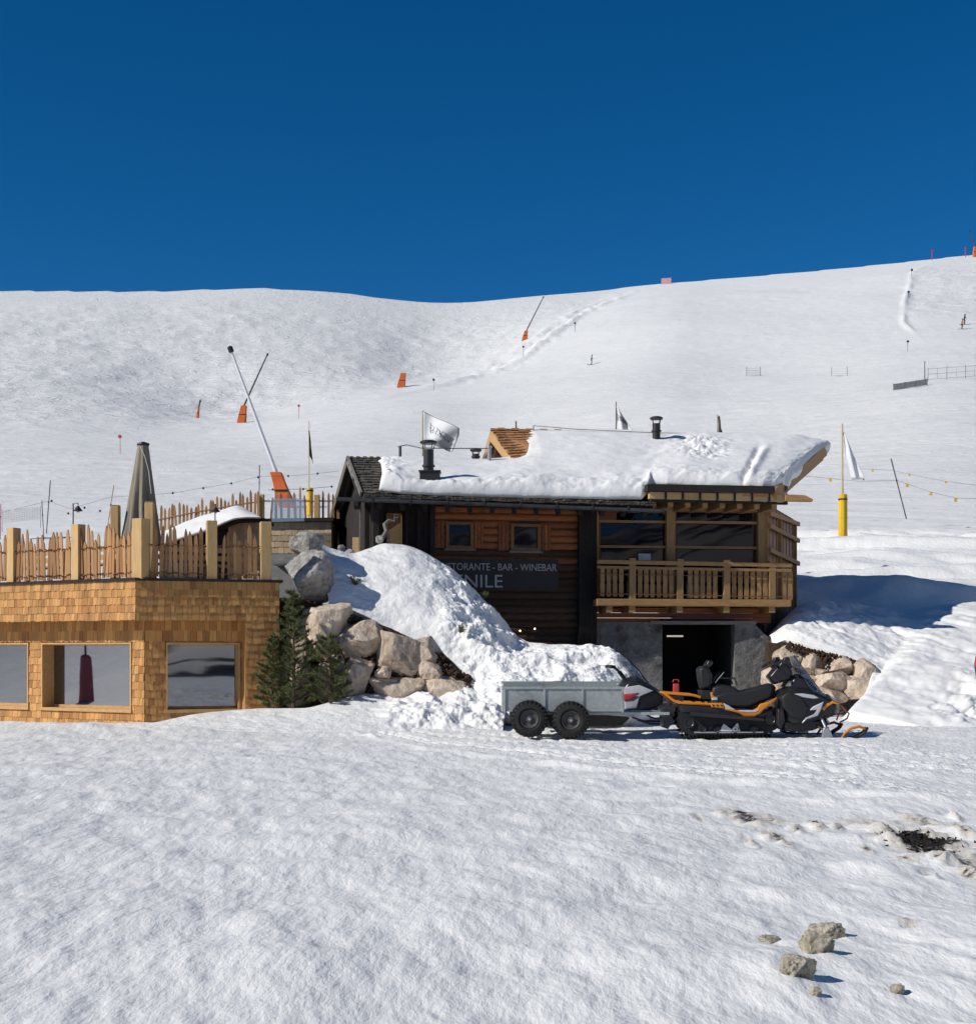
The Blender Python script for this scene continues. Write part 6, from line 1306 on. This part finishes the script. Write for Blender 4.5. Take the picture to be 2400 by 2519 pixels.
flag(1515, 988, 1100, 41, 'small white flag on a thin pole behind the upper roof ridge', ([(1516, 1000), (1517, 1040), (1520, 1068)], [(1517, 1000), (1535, 1030), (1556, 1066)]), 'flag_white', 'dark_pole', 3.5, marks=5)
flag(1764, 1020, 1100, 41, 'dark folded flag on a beige pole above the right roof', ([(1767, 1024), (1767, 1050), (1767, 1070)], [(1768, 1024), (1773, 1050), (1778, 1070)]), 'flag_black', 'beige_pole', 6)
yb = on_hill(2072, 1318).y
flag(2071, 1042, 1318, yb, 'flag pole with yellow crash pad and hanging white flag right of the chalet', ([(2074, 1066), (2078, 1120), (2095, 1180)], [(2075, 1066), (2098, 1122), (2122, 1180)]), 'flag_white', 'beige_pole', 7, pad=(2061, 2084, 1216, 1322), marks=0)
mb = MB(); s = yb / F; mb.tube([P(2075, 1064, yb - .05), P(2095, 1115, yb - .05), P(2124, 1181, yb - .05)], 1.6 * s, 6); tag(mb.build('flag_spar', 'dark_pole', None), 'dark slanting spar along the hanging white flag', 'spar')

# ================================================================== people
def skier(base, hpx, label, jacket, px=None, Y=None, lean=.1, pants='navy'):
    b = base; k = hpx * b.y / F / 1.75
    t = thing('person', label, 'person', b, 'skiers on the hillside')
    J = {'pel': (0, 0, .88), 'wst': (.02, 0, 1.05), 'chs': (.08, 0, 1.32), 'nck': (.11, 0, 1.48), 'hd': (.13, 0, 1.62), 'hdt': (.14, 0, 1.74),
         'lk': (.10, -.12, .50), 'lf': (.0, -.14, .10), 'lt': (.16, -.14, .06), 'rk': (.12, .12, .50), 'rf': (.02, .14, .10), 'rt': (.18, .14, .06), 'lh': (.0, -.1, .86), 'rh': (.0, .1, .86),
         'ls': (.08, -.2, 1.40), 'le': (.10, -.30, 1.14), 'lw': (.30, -.30, 1.02), 'rs': (.08, .2, 1.40), 're': (.10, .30, 1.14), 'rw': (.30, .30, 1.02)}
    Rd = dict(pel=.15, wst=.14, chs=.16, nck=.07, hd=.10, hdt=.075, lk=.075, lf=.055, lt=.045, rk=.075, rf=.055, rt=.045, lh=.10, rh=.10, ls=.08, le=.06, lw=.05, rs=.08, re=.06, rw=.05)
    E = ['pel wst', 'wst chs', 'chs nck', 'nck hd', 'hd hdt', 'pel lh', 'lh lk', 'lk lf', 'lf lt', 'pel rh', 'rh rk', 'rk rf', 'rf rt', 'chs ls', 'ls le', 'le lw', 'chs rs', 'rs re', 're rw']
    nm = list(J); me_ = bpy.data.meshes.new('body'); me_.from_pydata([tuple(Vector(J[n]) * k) for n in nm], [(nm.index(e.split()[0]), nm.index(e.split()[1])) for e in E], [])
    o = bpy.data.objects.new('body', me_); col.objects.link(o); o.parent = t; m_ = o.modifiers.new('skin', 'SKIN'); o.modifiers.new('sub', 'SUBSURF').levels = 1; o.modifiers['sub'].render_levels = 2
    for i, n in enumerate(nm): me_.skin_vertices[0].data[i].radius = (Rd[n] * k, Rd[n] * k)
    me_.skin_vertices[0].data[0].use_root = True
    mm = bpy.data.materials.new('ski clothes'); mm.use_nodes = True; nt_ = mm.node_tree; tc = nt_.nodes.new('ShaderNodeTexCoord'); sx = nt_.nodes.new('ShaderNodeSeparateXYZ'); nt_.links.new(tc.outputs['Object'], sx.inputs[0])
    c = mix_rgb(nt_, (.03, .032, .04) if pants == 'navy' else (.1, .1, .11), jacket, ramp(nt_, mathn(nt_, 'DIVIDE', sx.outputs[2], 2.0 * k), [(.45, 0.0), (.46, 1.0)])); nt_.links.new(c, nt_.nodes['Principled BSDF'].inputs['Base Color']); nt_.nodes['Principled BSDF'].inputs['Roughness'].default_value = .8
    me_.materials.append(mm)
    def lp(x, y, z): return b + Vector((x, y, z)) * k
    mb = MB(); mb.lathe(lp(.13, 0, 1.62), (0, 0, 1), [(-.02 * k, .125 * k), (.06 * k, .13 * k), (.13 * k, .09 * k), (.16 * k, .02 * k)], 10); mb.build('helmet', 'iron', t, smooth=True)
    mb = MB(); mb.lathe(lp(.22, 0, 1.63), (1, 0, 0), [(-.02 * k, .06 * k), (.02 * k, .05 * k)], 8); mb.build('goggles', 'plastic', t)
    for y in (-.14, .14):
        mb = MB(); mb.beam(lp(-.75, y, .02), lp(.75, y, .02), .09 * k, .03 * k); mb.beam(lp(.75, y, .02), lp(.92, y, .12), .09 * k, .03 * k); mb.build('ski', 'iron', t)
    for y in (-.30, .30): mb = MB(); mb.tube([lp(.30, y, 1.08), lp(-.1, y * 1.3, .03)], .012 * k, 5); mb.build('ski_pole', 'dark_pole', t)
    t.rotation_euler = (0, 0, 0); return t
skier(on_hill(1454, 897), 24, 'lone skier in grey gliding down the middle of the groomed slope', (.16, .16, .18))
skier(on_hill(2365, 810), 26, 'skier in red and white jacket, lower of the pair at the right', (.55, .12, .12))
skier(on_hill(2371, 799), 26, 'skier in dark clothes, upper of the pair at the right', (.03, .035, .05))
# person in red cut off by the right edge of the picture
qx = P(2410, HZ, 27.5); skier(Vector((qx.x, qx.y, .2)), 205, 'person in dark red jacket almost wholly cut off by the right photo edge', (.32, .02, .04))

# padded lift pole beyond the left of the picture, mirrored in the terrace window
q_ = GL.at(GL.s(213, -.26), 1.2, -.26); d_ = (q_ - Vector((0, 0, CAMZ))).normalized(); r_ = d_ - 2 * d_.dot(GL.n) * GL.n; lp_ = q_ + r_ * 9; lp_.z = gz(lp_.x, lp_.y); lt = thing('lift_pole', 'red padded lift pole mirrored in the left terrace window', 'pole', lp_)
mb = MB(); mb.lathe(lp_, (0, 0, 1), [(-.5, .21), (1.15, .13), (1.2, .08)], 12); mb.build('crash_pad', 'pad_red', lt); mb = MB(); mb.tube([lp_, lp_ + Vector((0, 0, 5))], .03, 12); mb.build('mast', 'dark_pole', lt)
mb = MB(); mb.beam(lp_ + Vector((0, -.5, 4.8)), lp_ + Vector((0, .5, 4.8)), .08, .08); mb.build('cross_arm', 'dark_pole', lt)
